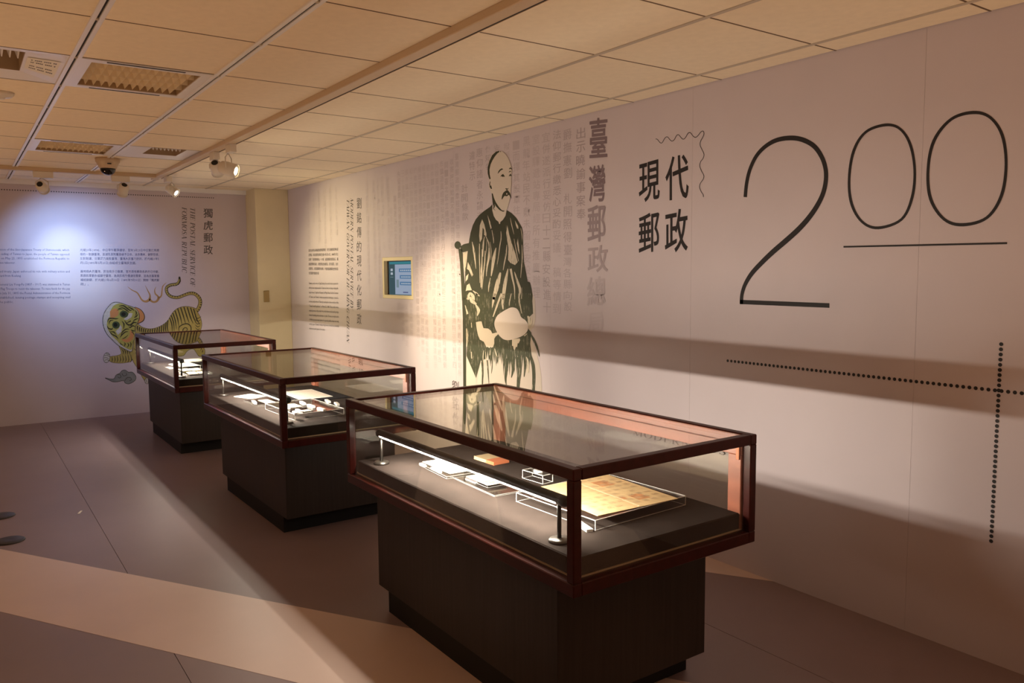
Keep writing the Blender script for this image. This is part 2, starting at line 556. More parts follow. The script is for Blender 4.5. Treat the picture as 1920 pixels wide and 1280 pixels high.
# the carrier wall is opened where the screen sits
wr.data.clear_geometry()
bm = bmesh.new()
box_into(bm, 0.014, 0.25, NEAR, SY0 - 0.01, -0.12, CEIL + 0.3); box_into(bm, 0.014, 0.25, SY1 + 0.01, YB + 0.3, -0.12, CEIL + 0.3)
box_into(bm, 0.014, 0.25, SY0 - 0.01, SY1 + 0.01, -0.12, SZ0 - 0.01); box_into(bm, 0.014, 0.25, SY0 - 0.01, SY1 + 0.01, SZ1 + 0.01, CEIL + 0.3)
bm.to_mesh(wr.data); bm.free(); wr.data.materials.clear(); wr.data.materials.append(M_wallback)

wb = structure(box('wall_back', (FAR_L, 0.0, YB, YB + 0.25, -0.12, CEIL + 0.3), M_wall))
colm = structure(box('wall_column', (-0.365, 0.0, 5.46, YB, 0.0, CEIL + 0.02), M_column, bevel=0.004))
trim = structure(box('trim_1', (FAR_L, -0.365, YB - 0.035, YB, CEIL - 0.045, CEIL), M_white))

# ceiling: carrier slab, lay-in tiles, grid bars
ceil = structure(box('ceiling', (FAR_L, 0.25, NEAR, YB + 0.25, CEIL + 0.22, CEIL + 0.3), M_joint))
colx = [-8.90, -8.27, -7.64, -7.01, -6.38, -5.75, -5.12, -4.49, -3.86, -3.23, XC, XA, XB, XD, XE, 0.0]
rows = [r * STEP for r in range(-10, 10)] + [YB]
HOLES = {(9, 1), (10, 1), (10, 5), (11, 5)}      # (column index, row number) cells taken by fixtures
tile_cache = {}
for i in range(len(colx) - 1):
    for j in range(len(rows) - 1):
        if (i, j - 10) in HOLES: continue
        x0, x1, y0, y1 = colx[i], colx[i + 1], rows[j], rows[j + 1]
        if y1 < -3.5 or x1 < -6.5: continue
        wx, wy = x1 - x0 - 0.010, y1 - y0 - 0.007
        k = (round(wx, 4), round(wy, 4))
        if k not in tile_cache:
            o = box('tile', (-wx / 2, wx / 2, -wy / 2, wy / 2, 0, 0.015), M_tile, ceil, bevel=0.0015)
            tile_cache[k] = o.data
        else:
            o = bpy.data.objects.new('tile', tile_cache[k]); COL.objects.link(o); o.parent = ceil
        o.location = ((x0 + x1) / 2, (y0 + y1) / 2, CEIL)
box('tile', (FAR_L, -6.4, NEAR, YB, CEIL, CEIL + 0.015), M_tile, ceil)
box('tile', (-6.4, 0.0, NEAR, -3.64, CEIL, CEIL + 0.015), M_tile, ceil)
for nm, x in (('grid_bar', XC), ('grid_bar', XA)):      # wide slotted runners
    for sgn in (-1, 1):
        box(nm, (x + sgn * 0.013 - 0.0085, x + sgn * 0.013 + 0.0085, -3.5, YB - 0.035, CEIL - 0.007, CEIL + 0.012), M_white, ceil, bevel=0.001)
    box('grid_slot', (x - 0.004, x + 0.004, -3.5, YB - 0.035, CEIL - 0.002, CEIL + 0.014), M_slot, ceil)
    for r in range(-5, 10):
        box('grid_clip', (x - 0.006, x + 0.006, r * STEP - 0.009, r * STEP + 0.009, CEIL - 0.0075, CEIL), M_bar, ceil)
for x in (XB, XD, XE, -3.23, -3.86):
    box('grid_bar', (x - 0.011, x + 0.011, -3.5, YB - 0.035, CEIL - 0.003, CEIL + 0.012), M_bar, ceil, bevel=0.001)
for r in range(-5, 10):
    box('grid_bar', (-4.4, 0.0, r * STEP - 0.0032, r * STEP + 0.0032, CEIL - 0.0006, CEIL + 0.014), M_joint, ceil)


# recessed ceiling fixtures -------------------------------------------------
def troffer(x0, x1, y0, y1, label):
    cx, cy = (x0 + x1) / 2, (y0 + y1) / 2; hx, hy = (x1 - x0) / 2 - 0.02, (y1 - y0) / 2 - 0.005
    t = empty('ceiling_troffer', (cx, cy, CEIL)); tag(t, label, 'ceiling light', 'louvred ceiling troffers')
    fw = 0.05
    bm = bmesh.new()
    box_into(bm, -hx, hx, -hy, -hy + fw, -0.004, 0.02); box_into(bm, -hx, hx, hy - fw, hy, -0.004, 0.02)
    box_into(bm, -hx, -hx + 0.045, -hy + fw, hy - fw, -0.004, 0.02); box_into(bm, hx - 0.045, hx, -hy + fw, hy - fw, -0.004, 0.02)
    obj('frame', bm, M_white, t)
    for s in (-1, 1):
        box('air_slot', (-hx + 0.10, hx - 0.12, s * (hy - 0.018) - 0.008, s * (hy - 0.018) + 0.008, -0.0048, 0.0), M_slot, t)
    ix, iy = hx - 0.045, hy - fw
    bm = bmesh.new()
    box_into(bm, -ix, ix, -iy, iy, 0.075, 0.08)
    for s in (-1, 1):
        box_into(bm, -ix, ix, s * iy - 0.002, s * iy + 0.002, 0.0, 0.08); box_into(bm, s * ix - 0.002, s * ix + 0.002, -iy, iy, 0.0, 0.08)
    obj('housing', bm, M_gold, t)

    def vee(p, q, wtop, ztop):    # V-shaped louvre blade from p to q
        bm = bmesh.new(); p = Vector(p); q = Vector(q); d = (q - p).normalized(); nrm = Vector((-d.y, d.x, 0))
        a = [bm.verts.new(v) for v in (p, p + nrm * wtop + Vector((0, 0, ztop)), p - nrm * wtop + Vector((0, 0, ztop)))]
        b = [bm.verts.new(v) for v in (q, q + nrm * wtop + Vector((0, 0, ztop)), q - nrm * wtop + Vector((0, 0, ztop)))]
        for k in range(3): bm.faces.new((a[k], a[(k + 1) % 3], b[(k + 1) % 3], b[k]))
        bm.faces.new(a); bm.faces.new(b)
        return bm
    for k in range(1, 4):
        y = -iy + 2 * iy * k / 4
        obj('louver_blade', vee((-ix, y, 0.001), (ix, y, 0.001), 0.012, 0.05), M_louver, t)
    for k in range(1, 13):
        x = -ix + 2 * ix * k / 13
        obj('louver_blade', vee((x, -iy, 0.002), (x, iy, 0.002), 0.012, 0.048), M_louver, t)
    return t


troffer(XC, XA, 1 * STEP, 2 * STEP, 'unlit louvred ceiling troffer nearer the camera, gold cells in a white frame')
troffer(XC, XA, 5 * STEP, 6 * STEP, 'unlit louvred ceiling troffer farther back, just in front of the dome camera')


def air_vent(x0, x1, y0, y1, label, paper):
    cx, cy = (x0 + x1) / 2, (y0 + y1) / 2; hx, hy = (x1 - x0) / 2 - 0.022, (y1 - y0) / 2 - 0.005
    t = empty('ceiling_vent', (cx, cy, CEIL)); tag(t, label, 'ceiling vent', 'recessed ceiling vents with fins')
    ox0, ox1, oy0, oy1 = -hx + 0.17, hx - 0.15, -hy + 0.10, hy - 0.13
    zt = 0.014
    bm = bmesh.new()      # sloping white tray from the ceiling plane up to the opening
    O = [bm.verts.new(v) for v in ((-hx, -hy, 0), (hx, -hy, 0), (hx, hy, 0), (-hx, hy, 0))]
    I = [bm.verts.new(v) for v in ((ox0, oy0, zt), (ox1, oy0, zt), (ox1, oy1, zt), (ox0, oy1, zt))]
    for k in range(4): bm.faces.new((O[k], O[(k + 1) % 4], I[(k + 1) % 4], I[k]))
    tr_ = obj('tray', bm, M_white, t)
    bm = bmesh.new()
    box_into(bm, ox0, ox1, oy0, oy1, zt + 0.13, zt + 0.134)
    for s in (ox0, ox1): box_into(bm, s - 0.002, s + 0.002, oy0, oy1, zt, zt + 0.13)
    for s in (oy0, oy1): box_into(bm, ox0, ox1, s - 0.002, s + 0.002, zt, zt + 0.13)
    obj('housing', bm, M_gold, t)
    n = 9
    for k in range(n):
        x = ox0 + (ox1 - ox0) * (k + 0.5) / n
        bm = bmesh.new()      # hanging triangular fin
        a = [bm.verts.new((x - 0.006, oy0, zt + .10)), bm.verts.new((x - 0.006, oy1, zt + .10)), bm.verts.new((x - 0.006, (oy0 * .6 + oy1 * .4), zt + 0.004))]
        b = [bm.verts.new((x + 0.012, oy0, zt + .10)), bm.verts.new((x + 0.012, oy1, zt + .10)), bm.verts.new((x - 0.002, (oy0 * .6 + oy1 * .4), zt + 0.004))]
        bm.faces.new(a); bm.faces.new(b)
        for q in range(3): bm.faces.new((a[q], a[(q + 1) % 3], b[(q + 1) % 3], b[q]))
        obj('fin', bm, M_white, t)
    if paper:     # notice with four lines of small type stuck on the slope
        a = Vector((hx, -hy, 0)); b = Vector((ox1, oy0, zt)); c = Vector((hx, hy, 0)); d = Vector((ox1, oy1, zt))
        nn = ((b - a).cross(c - a)).normalized()
        if nn.z > 0: nn = -nn

        def P(u, v): return a * (1 - u) * (1 - v) + b * u * (1 - v) + c * (1 - u) * v + d * u * v + nn * 0.002
        bm = bmesh.new(); bm.faces.new([bm.verts.new(P(u, v)) for u, v in ((.12, .22), (.92, .2), (.92, .75), (.12, .8))])
        nt_ = obj('notice', bm, M_paper, t)
        L = Lettering()
        for q, v in enumerate((.68, .58, .42, .32)):
            for z in range(14):      # illegible print: short dashes
                u = .82 - z * .045
                if (z + q) % 5 == 4: continue
                k = len(L.v); L.v += [P(u, v) + nn * .0006, P(u - .035, v) + nn * .0006, P(u - .035, v - .035) + nn * .0006, P(u, v - .035) + nn * .0006]
                L.f.append((k, k + 1, k + 2, k + 3))
        L.build('print', M_ink2, nt_)
    return t


air_vent(-3.23, XC, 1 * STEP, 2 * STEP, 'white ceiling vent with fins and a paper notice, cut by the left edge', True)
air_vent(XA, XB, 5 * STEP, 6 * STEP, 'white ceiling vent with hanging fins, beside the far troffer and the long beige track', False)

# ceiling disc (detector base) at the left edge
p = on_z(2, 173, CEIL)
dt = tag(lathe('smoke_detector', [(0.055, 0), (0.055, -0.012), (0.045, -0.022), (0.016, -0.026), (0.014, -0.034), (0.0, -0.036)][::1][:5], M_lampwhite, None, 24, loc=(p.x, p.y, CEIL)),
         'round beige detector on the ceiling cut by the left edge', 'detector')

# ------------------------------------------------------------------ light tracks and spot lamps
TZ = CEIL
tm = empty('light_track', (-1.475, 2.0, CEIL)); tag(tm, 'long beige light track running down the room towards the camera', 'light track')
box('rail', (-0.034, 0.026, -6.0, 2.90, -0.032, 0.0), M_beige, tm, bevel=0.003)
box('groove', (0.026, 0.034, -4.0, 2.70, -0.030, -0.002), M_slot, tm)
box('edge_strip', (0.034, 0.0365, -4.0, 2.78, -0.032, 0.0), M_beige, tm)
tb = empty('light_track', (-3.6, 4.70, CEIL)); tag(tb, 'short beige light track crossing in front of the tiger wall', 'light track')
box('rail', (-4.0, 2.12, -0.028, 0.028, -0.034, 0.0), M_beige, tb, bevel=0.003)
box('end_connector', (2.12, 2.14, -0.03, 0.03, -0.036, 0.0), M_lampwhite, tb, bevel=0.003)


def spot_lamp(px, pz_head, trackpt, aim, lit, label, adaptor=(0.15, 0.05, 0.055), yaw=0.0, drop=0.13, size=1.0, front_color=None):
    """adaptor box under the track, thin yoke, cylindrical head aimed at a point"""
    t = empty('spot_lamp', trackpt); tag(t, label, 'spotlight', 'spot lamps on the ceiling tracks')
    ax, ay, az = adaptor
    box('adaptor', (-ax / 2, ax / 2, -ay / 2, ay / 2, -az, 0.0), M_lampwhite, t, bevel=0.003)
    head = Vector((pz_head[0], pz_head[1], pz_head[2])) - Vector(trackpt)
    d = (Vector(aim) - (Vector(trackpt) + head)).normalized()
    side = d.cross(Vector((0, 0, 1))).normalized()
    r = 0.043 * size
    top = Vector((head.x, head.y, -az))
    for s in (-1, 1):
        tube('yoke', [top + Vector((0, 0, 0.004)), top + side * s * (r + .006) + Vector((0, 0, -0.03)), head + side * s * (r + .006)], 0.004, M_lampwhite, t, 6)
    bm = bmesh.new()
    L = 0.11 * size
    prof = [(0.6 * r, -L * .55), (r * .92, -L * .42), (r, -L * .1), (r, L * .45), (r * .9, L * .45), (r * .78, L * .30)]
    lathe_into(bm, prof, 20)
    q = d.to_track_quat('Z', 'Y').to_matrix().to_4x4(); q.translation = head
    bmesh.ops.transform(bm, matrix=q, verts=bm.verts)
    hd = obj('head', bm, M_lampwhite, t, smooth=True)
    bm = bmesh.new(); lathe_into(bm, [(r * .88, L * .40), (r * .5, L * .425), (r * .1, L * .43)], 20); bmesh.ops.transform(bm, matrix=q, verts=bm.verts)
    obj('lens', bm, front_color or M_black, hd)
    bm = bmesh.new(); lathe_into(bm, [(r * 1.06, L * .40), (r * 1.06, L * .47), (r * .9, L * .47), (r * .9, L * .42)], 20); bmesh.ops.transform(bm, matrix=q, verts=bm.verts)
    obj('bezel', bm, M_lampwhite, hd)
    bm = bmesh.new(); lathe_into(bm, [(0.2 * r, -L * .58), (.55 * r, -L * .56), (.55 * r, -L * .53)], 16); bmesh.ops.transform(bm, matrix=q, verts=bm.verts)
    obj('back_cap', bm, M_black, hd)
    return Vector(trackpt) + head + d * (L * .5 + 0.02), d


M_lit_warm = emitter('halogen_lens', (1.0, 0.80, 0.45), 30.0)
M_lit_cool = emitter('cool_lens', (0.80, 0.90, 1.0), 14.0)
M_lit_neutral = emitter('neutral_lens', (1.0, 0.97, 0.85), 12.0)
TBZ = CEIL - 0.034
WARM_AIM = (-0.0, 3.75, 1.25)
h = on_y(79, 351, 4.70); BLUE_AIM = tuple(on_y(160, 455, YB))
P1 = spot_lamp(None, h, (-2.40, 4.70, TBZ), BLUE_AIM, True, 'cool white lit spot lamp at the left of the short track, facing the tiger wall', front_color=M_lit_cool)
h = on_y(231, 356, 4.70)
spot_lamp(None, h, (-1.80, 4.70, TBZ), (-1.9, 5.8, 1.2), False, 'unlit spot lamp on the short track, next to the dome camera')
h = on_y(323, 357, 4.55)
P2 = spot_lamp(None, h, (-1.43, 4.55, CEIL - 0.032), (-0.3, 3.6, 1.3), True, 'lit small spot lamp at the far end of the long track', adaptor=(0.05, 0.12, 0.05), front_color=M_lit_neutral, size=0.95)
h = on_y(406, 316, 2.82)
spot_lamp(None, h, (-1.47, 2.82, CEIL - 0.032), (-0.6, 4.4, 0.9), False, 'unlit white spot lamp on the long track, left of the glowing one', adaptor=(0.045, 0.11, 0.055))
h = on_y(429, 317, 2.45)
P3 = spot_lamp(None, h, (-1.47, 2.40, CEIL - 0.032), (-0.55, 1.75, 1.85), True, 'glowing warm spot lamp on the long track, its bright lens showing', adaptor=(0.045, 0.11, 0.055), front_color=M_lit_warm, size=1.12)

spot('spot_beam_cool', P1[0], tuple(on_y(150, 500, YB)), 78, (0.34, 0.56, 1.0), 84, 1.0, 0.03)
spot('spot_beam_cool_core', P1[0], tuple(on_y(135, 495, YB)), 52, (0.66, 0.86, 1.0), 42, 1.0, 0.03)
spot('spot_beam_warm', P3[0], (0.0, 1.85, 0.72), 300, (1.0, 0.80, 0.48), 62, 1.0, 0.06)
spot('spot_beam_small', P2[0], (0.0, 4.0, 1.12), 84, (1.0, 0.84, 0.40), 112, 1.0, 0.05)

# dome camera
p = on_z(204, 309, CEIL)
dc = empty('dome_camera', (-2.03, 3.80, CEIL)); tag(dc, 'beige dome security camera with a smoked dome under the ceiling', 'security camera')
lathe('housing', [(0.088, 0), (0.088, -0.028), (0.082, -0.036), (0.062, -0.078), (0.05, -0.082)], M_beige, dc, 32)
lathe('dome', [(0.056, -0.076), (0.055, -0.092), (0.046, -0.112), (0.028, -0.126), (0.008, -0.131)], M_dome, dc, 28)
box('badge', (-0.014, 0.014, -0.081, -0.072, -0.054, -0.046), M_black, dc)

# ------------------------------------------------------------------ display cases
CW, CL, CT, CB0 = 0.806, 1.571, 0.907, 0.533
DECK = 0.632
TH = 0.032       # member thickness


def display_case(F, yaw, label):
    """F: left near corner of the rim on plan; local origin = that corner, +x across, +y along"""
    t = empty('display_case', (F[0], F[1], 0), yaw); tag(t, label, 'display case', 'mahogany display cases in a row')
    box('plinth', (0.074, CW - 0.074, 0.237, CL - 0.237, 0.0, 0.0965), M_plinth, t)
    box('body', (0.067, CW - 0.067, 0.157, CL - 0.157, 0.0955, CB0), M_lam, t, bevel=0.002)
    bm = bmesh.new(); box_into(bm, 0.036, CW - 0.036, 0.036, CL - 0.036, CB0 + 0.012, DECK)
    obj('deck', bm, M_felt, t, bevel=0.004)
    box('base_board', (0.02, CW - 0.02, 0.02, CL - 0.02, CB0 + 0.002, CB0 + 0.012), M_plinth, t)
    rh = 0.034; bh = 0.040
    for y0 in (0, CL - TH):     # end rails
        box('top_rail', (TH, CW - TH, y0, y0 + TH, CT - rh, CT), M_wood, t, bevel=0.003)
        box('bottom_rail', (TH, CW - TH, y0, y0 + TH, CB0, CB0 + bh), M_wood, t, bevel=0.003)
    for x0 in (0, CW - TH):
        box('top_rail', (x0, x0 + TH, 0, CL, CT - rh, CT), M_wood, t, bevel=0.003)
        box('bottom_rail', (x0, x0 + TH, 0, CL, CB0, CB0 + bh), M_wood, t, bevel=0.003)
        for y0 in (0, CL - TH):
            box('post', (x0, x0 + TH, y0, y0 + TH, CB0 + bh, CT - rh), M_wood, t, bevel=0.003)
    # hinged door filling the wall side: wider inner rail and stiles
    dr = box('door_rail', (CW - TH - 0.010, CW - 0.006, TH, CL - TH, CT - rh - 0.040, CT - rh), M_woodlit, t, bevel=0.002)
    box('lid_rail', (CW - TH - 0.006, CW - TH, TH, CL - TH, CT - rh + 0.002, CT - 0.004), M_woodlit, t)
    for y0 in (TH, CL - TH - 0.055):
        box('door_stile', (CW - TH - 0.010, CW - 0.006, y0, y0 + 0.055, CB0 + bh, CT - rh - 0.040), M_woodlit, t, bevel=0.002)
    box('hinge', (CW - TH - 0.016, CW - TH - 0.010, TH + 0.004, TH + 0.018, CT - rh - 0.055, CT - rh - 0.006), M_hinge, dr, bevel=0.001)
    g = 0.0025
    c = TH / 2
    zt, zb = CT - rh + 0.004, CB0 + bh - 0.004
    box('glass_pane', (TH - .004, CW - TH + .004, TH - .004, CL - TH + .004, CT - 0.010, CT - 0.005), M_glass, t)
    box('glass_pane', (c - g, c + g, TH - .004, CL - TH + .004, zb, zt), M_glass, t)
    box('glass_pane', (CW - c - g, CW - c + g, TH + .05, CL - TH - .05, zb, zt - .04), M_glass, t)
    box('glass_pane', (TH - .004, CW - TH + .004, c - g, c + g, zb, zt), M_glass, t)
    box('glass_pane', (TH - .004, CW - TH + .004, CL - c - g, CL - c + g, zb, zt), M_glass, t)
    bm = bmesh.new()        # beige strips painting the lit line along the lower glass edges
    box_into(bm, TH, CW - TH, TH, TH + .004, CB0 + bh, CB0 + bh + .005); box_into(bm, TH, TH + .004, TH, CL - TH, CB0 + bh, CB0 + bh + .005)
    obj('lit_edge_strip', bm, M_beige, t)
    return t


LEDX = 0.093          # lamp axis from the left rim
LEDZ = 0.765


def led_lamp(F, yaw, label, y0=0.150, y1=1.430):
    """black LED tube carried on two posts along the left edge of the deck"""
    t = empty('display_lamp', (F[0] + LEDX * math.cos(yaw), F[1] + LEDX * math.sin(yaw), DECK), yaw); tag(t, label, 'lamp', 'LED tube lamps inside the display cases')
    z = LEDZ - DECK; r = 0.0175
    n = 14; bm = bmesh.new(); ys = [y0, y0 + 0.02, y1 - 0.02, y1]
    prof = [(r * math.cos(a), r * math.sin(a)) for a in (math.radians(25 + 175 * i / n) for i in range(n + 1))]     # black shroud: upper part
    A = [bm.verts.new((x, y0, z + h)) for x, h in prof]; B = [bm.verts.new((x, y1, z + h)) for x, h in prof]
    for i in range(n): bm.faces.new((A[i], A[i + 1], B[i + 1], B[i]))
    bm.faces.new((A[0], B[0], B[-1], A[-1])); bm.faces.new(A); bm.faces.new(B)
    shr = obj('shroud', bm, M_lamp, t, smooth=False)
    for yy, s in ((y0, -1), (y1, 1)):
        bm = bmesh.new(); lathe_into(bm, [(r, 0.03 * -s), (r * 1.02, 0), (r * .8, s * .009), (r * .3, s * .013)], 18, 'y', (0, yy, z))
        obj('end_cap', bm, M_lamp, shr, smooth=True)
    rr = r * 0.97
    # one diffuser split into strips of unequal glow, made up to steer the light
    for nm, a0, a1, mm in (('diffuser', 198, 234, M_led), ('dim_strip', 234, 300, M_led0), ('lens', 300, 368, M_led2)):
        bm = bmesh.new()
        prof = [(rr * math.cos(a), rr * math.sin(a)) for a in (math.radians(a0 + (a1 - a0) * i / n) for i in range(n + 1))]
        A = [bm.verts.new((x, y0 + .045, z + h)) for x, h in prof]; B = [bm.verts.new((x, y1 - .03, z + h)) for x, h in prof]
        for i in range(n): bm.faces.new((A[i], A[i + 1], B[i + 1], B[i]))
        obj(nm, bm, mm, shr, smooth=True)
    for yy in (y0 + 0.03, y1 - 0.015):
        ps = lathe('post', [(0.0068, 0.008), (0.0068, z - r * .8)], M_steel if yy > .5 else M_lamp, t, 12, c=(0, yy, 0))
        lathe('foot', [(0.034, 0.0005), (0.034, 0.006), (0.030, 0.011), (0.009, 0.013)], M_steel, ps, 28, c=(0, yy, 0))
    return t


CASES = [((-1.682, -1.530), 0.004, 'nearest and largest looking mahogany glass case, yellowed document with red seals inside'),
         ((-1.700, 0.864), 0.008, 'middle mahogany glass case of the row, white sheets and small caption blocks inside'),
         ((-1.715, 3.289), 0.002, 'farthest mahogany glass case, standing in front of the painted tiger')]
case_objs = [display_case(*c) for c in CASES]
led_lamp(*CASES[0][:2], 'black LED tube lamp on two posts inside the nearest display case')
led_lamp(*CASES[1][:2], 'black LED tube lamp on two posts inside the middle display case')
led_lamp(*CASES[2][:2], 'black LED tube lamp on two posts inside the farthest display case')


# ------------------------------------------------------------------ exhibits inside the cases
def rect(quad, z):
    """best rectangle (centre, half sizes, angle) under four pixel corners lying in plane z, in order around"""
    if quad[0] == 'local':
        _, k, x0, x1, y0, y1 = quad; F, yw = CASES[k][:2]; lx, ly = (x0 + x1) / 2, (y0 + y1) / 2
        return (Vector((F[0] + lx * math.cos(yw) - ly * math.sin(yw), F[1] + lx * math.sin(yw) + ly * math.cos(yw), z)), (y1 - y0) / 2, (x1 - x0) / 2, yw - PI / 2)
    q = [on_z(u, v, z) for u, v in quad]
    c = sum(q, Vector()) / 4
    e1 = ((q[1] - q[0]) + (q[2] - q[3])) / 2; e2 = ((q[3] - q[0]) + (q[2] - q[1])) / 2
    a = math.atan2(e1.y, e1.x)
    return c, e1.length / 2, e2.length / 2, a


def flat(name, quad, z, th, m, label, cat, group=None, lift=0.0, curl=0.0):
    c, a, b, rot = rect(quad, z + th)
    o = box(name, (-a, a, -b, b, 0, th), m, None, loc=(c.x, c.y, z)); o.rotation_euler = (0, 0, rot)
    return tag(o, label, cat, group), (c, a, b, rot)


def riser(quad, z, h, label, th=0.003, group='clear acrylic risers'):
    """acrylic bridge: top sheet, two end sheets, and pale bars painting the light caught by the edges"""
    c, a, b, rot = rect(quad, z + h)
    t = empty('acrylic_riser', (c.x, c.y, z), rot); tag(t, label, 'display stand', group)
    box('top_sheet', (-a, a, -b, b, h - th, h), M_acryl, t)
    for s in (-1, 1):
        box('end_sheet', (s * (a - th / 2) - th / 2, s * (a - th / 2) + th / 2, -b, b, 0.0005, h - th), M_acryl, t)
        box('side_sheet', (-a + th, a - th, s * (b - th / 2) - th / 2, s * (b - th / 2) + th / 2, 0.0005, h - th), M_acryl, t)
    e = 0.0010 if th > .0025 else 0.0006; bm = bmesh.new()
    for s in (-1, 1):
        box_into(bm, -a, a, s * b - e, s * b + e, h - 2 * e, h + .0003); box_into(bm, s * a - e, s * a + e, -b, b, h - 2 * e, h + .0003)
        box_into(bm, -a, a, s * b - e * .6, s * b + e * .6, 0.0005, 0.002); box_into(bm, s * a - e * .6, s * a + e * .6, -b, b, 0.0005, .002)
        for q in (-1, 1): box_into(bm, s * a - e, s * a + e, q * b - e, q * b + e, 0.0005, h)
    obj('edge_glint', bm, M_acedge if th > .0025 else M_acedge2, t)
    return t


def caption(quad, z, label, th=0.009, group=None):
    c, a, b, rot = rect(quad, z + th)
    t = empty('caption_block', (c.x, c.y, z), rot); tag(t, label, 'caption', group)
    bm = bmesh.new(); box_into(bm, -a, a, -b, b, 0.0, th * .8); obj('block', bm, M_acryl if False else M_acedge, t)
    box('card', (-a, a, -b, b, th * .8, th), M_paper, t)
    L = Lettering()
    for i in range(2):
        y = b * (0.25 - 0.7 * i)
        L.v += [Vector((-a * .8, y, th + .0003)), Vector((a * .7, y, th + .0003)), Vector((a * .7, y + b * .22, th + .0003)), Vector((-a * .8, y + b * .22, th + .0003))]
        L.f.append((4 * i, 4 * i + 1, 4 * i + 2, 4 * i + 3))
    L.build('print', M_ink2, t)
    return t


def local_poly(name, pts, z, m, parent):
    bm = bmesh.new(); bm.faces.new([bm.verts.new((x, y, z)) for x, y in pts])
    return obj(name, bm, m, parent)


Z0 = DECK
# near case: big riser with the yellowed document
riser([(964, 921), (1111.5, 974), (1290, 930), (1137, 888)], Z0, 0.034, 'largest clear acrylic riser, under the yellowed document in the nearest case')
doc, (c, a, b, rot) = flat('old_document', [(1000, 913), (1119, 970), (1272, 931), (1136, 891)], Z0 + 0.0345, 0.0015, M_yellow,
                           'large yellowed document with three red seals on the biggest acrylic riser', 'document')
box('crease', (-a * .97, a * .97, b * .02, b * .07, 0.0015, 0.0018), M_crease, doc)
for (x0, x1, y0, y1) in ((-.70, -.34, .28, .62), (.36, .68, .30, .60), (.34, .52, .00, .18)):
    sl = box('seal', (a * x0, a * x1, b * y0, b * y1, 0.0015, 0.0017), M_seal, doc)
Lw = Lettering(); txt = '臺灣郵政總局出示曉諭事照得郵票站單稽查規條'
random.seed(3)
for ci in range(9):
    for cj in range(8):
        if random.random() < .25: continue
        x = -a * .9 + ci * a * .2; y = b * .9 - cj * b * .22
        Lw.add(glyphs(random.choice(txt), res=1), Vector((x, y - b * .16, 0.0019)), Vector((x + a * .11, y - b * .16, 0.0019)), Vector((x, y, 0.0019)))
Lw.build('brush_writing', M_writ, doc)
caption([(1078, 978), (1101, 993), (1111, 991), (1090, 976)], Z0, 'narrow white caption strip in front of the biggest acrylic riser')
riser([(791, 871), (838, 893), (896, 885), (848, 862)], Z0, 0.010, 'low acrylic riser under the bright white sheet in the nearest case', th=0.002)
sheet, (c, a, b, rot) = flat('white_sheet', [(790, 865), (843, 887), (901, 879), (848, 857)], Z0 + 0.0105, 0.0012, M_paper, 'bright white paper sheet under the lamp of the nearest case', 'document')
caption([(787, 868), (796, 873), (799, 871.5), (790, 867)], Z0, 'smaller white caption left of the bright white sheet')
caption([(808, 876), (824, 884), (828, 882.5), (812, 875)], Z0, 'longer white caption below the bright white sheet')
riser([(844, 892), (929, 929), (985, 917), (900, 882)], Z0, 0.006, 'wide low acrylic riser under the striped envelope in the nearest case', th=0.002)
bkl = tag(box('caption_booklet', (-.035, .035, -.014, .014, 0, .006), M_paper, None), 'small white booklet lying on the riser left of the striped envelope', 'booklet')
p = on_z(887, 899, Z0 + 0.012); bkl.location = (p.x, p.y, Z0 + 0.0065); bkl.rotation_euler = (0, 0, rect([(864, 895), (896, 908), (903, 904), (872, 892)], Z0 + .012)[3])
box('cover', (-.037, .037, -.016, .016, .006, .0068), M_ink2, bkl)
env, (c, a, b, rot) = flat('striped_envelope', [(876, 893), (915.6, 910), (949, 902), (908, 886)], Z0 + 0.018, 0.002, M_cream, 'cream envelope with red stripes between the white sheet and the big document', 'envelope')
for k in (0.35, 0.62):
    box('stripe', (a * k, a * (k + .14), -b * .98, b * .98, 0.002, 0.0023), M_red, env)
riser([(876, 893), (915.6, 910), (949, 902), (908, 886)], Z0 + 0.0065, 0.011, 'short clear acrylic block carrying the striped envelope', th=0.002)
riser([(979, 880), (1017, 891), (1037, 887), (999, 876.5)], Z0, 0.035, 'small tall acrylic riser behind the lamp tube in the nearest case')
caption([(1000, 880), (1008, 883), (1017, 881.5), (1009, 878.5)], Z0 + 0.0355, 'tiny caption block on the small tall riser')
rbk, (c, a, b, rot) = flat('envelope_reflection', [(887, 854), (925, 866), (955, 861), (918, 850)], Z0 + .0006, 0.014, M_mirrored, 'cream and red block imitating the envelope reflection in the nearest case', 'booklet')  # solid block standing in for the envelope mirrored in the wall-side glass

box('red_end', (a * .25, a + .0006, -b - .0006, b + .0006, -.0004, 0.0146), M_mirrored_red, rbk)

# middle case
board, _ = flat('felt_board', [(527, 742), (566, 757), (640, 741.5), (577, 725)], Z0 + .0006, 0.0055, M_felt2, 'black felt board under the large white sheet in the middle case', 'board')
lg, (c, a, b, rot) = flat('white_sheet', [(531, 735.5), (561, 749.5), (625, 742), (578, 728.5)], Z0 + 0.0065, 0.002, M_paper, 'large white document on the black board in the middle case', 'document')
Lw = Lettering()
for i in range(12):
    y = b * (.82 - i * .14)
    k = len(Lw.v); Lw.v += [Vector((-a * .85, y, .0024)), Vector((a * .85, y, .0024)), Vector((a * .85, y + b * .03, .0024)), Vector((-a * .85, y + b * .03, .0024))]; Lw.f.append((k, k + 1, k + 2, k + 3))
Lw.build('writing_line', M_writ, lg)
flat('white_sheet', [(439, 742.5), (464, 746), (508, 742.5), (470, 738)], Z0 + .0006, 0.004, M_paper, 'narrow white sheet below the lamp at the left of the middle case', 'document')
riser([(494, 754.5), (551.5, 775.5), (646, 766), (588, 748)], Z0, 0.036, 'large acrylic riser crowded with caption blocks in the middle case')
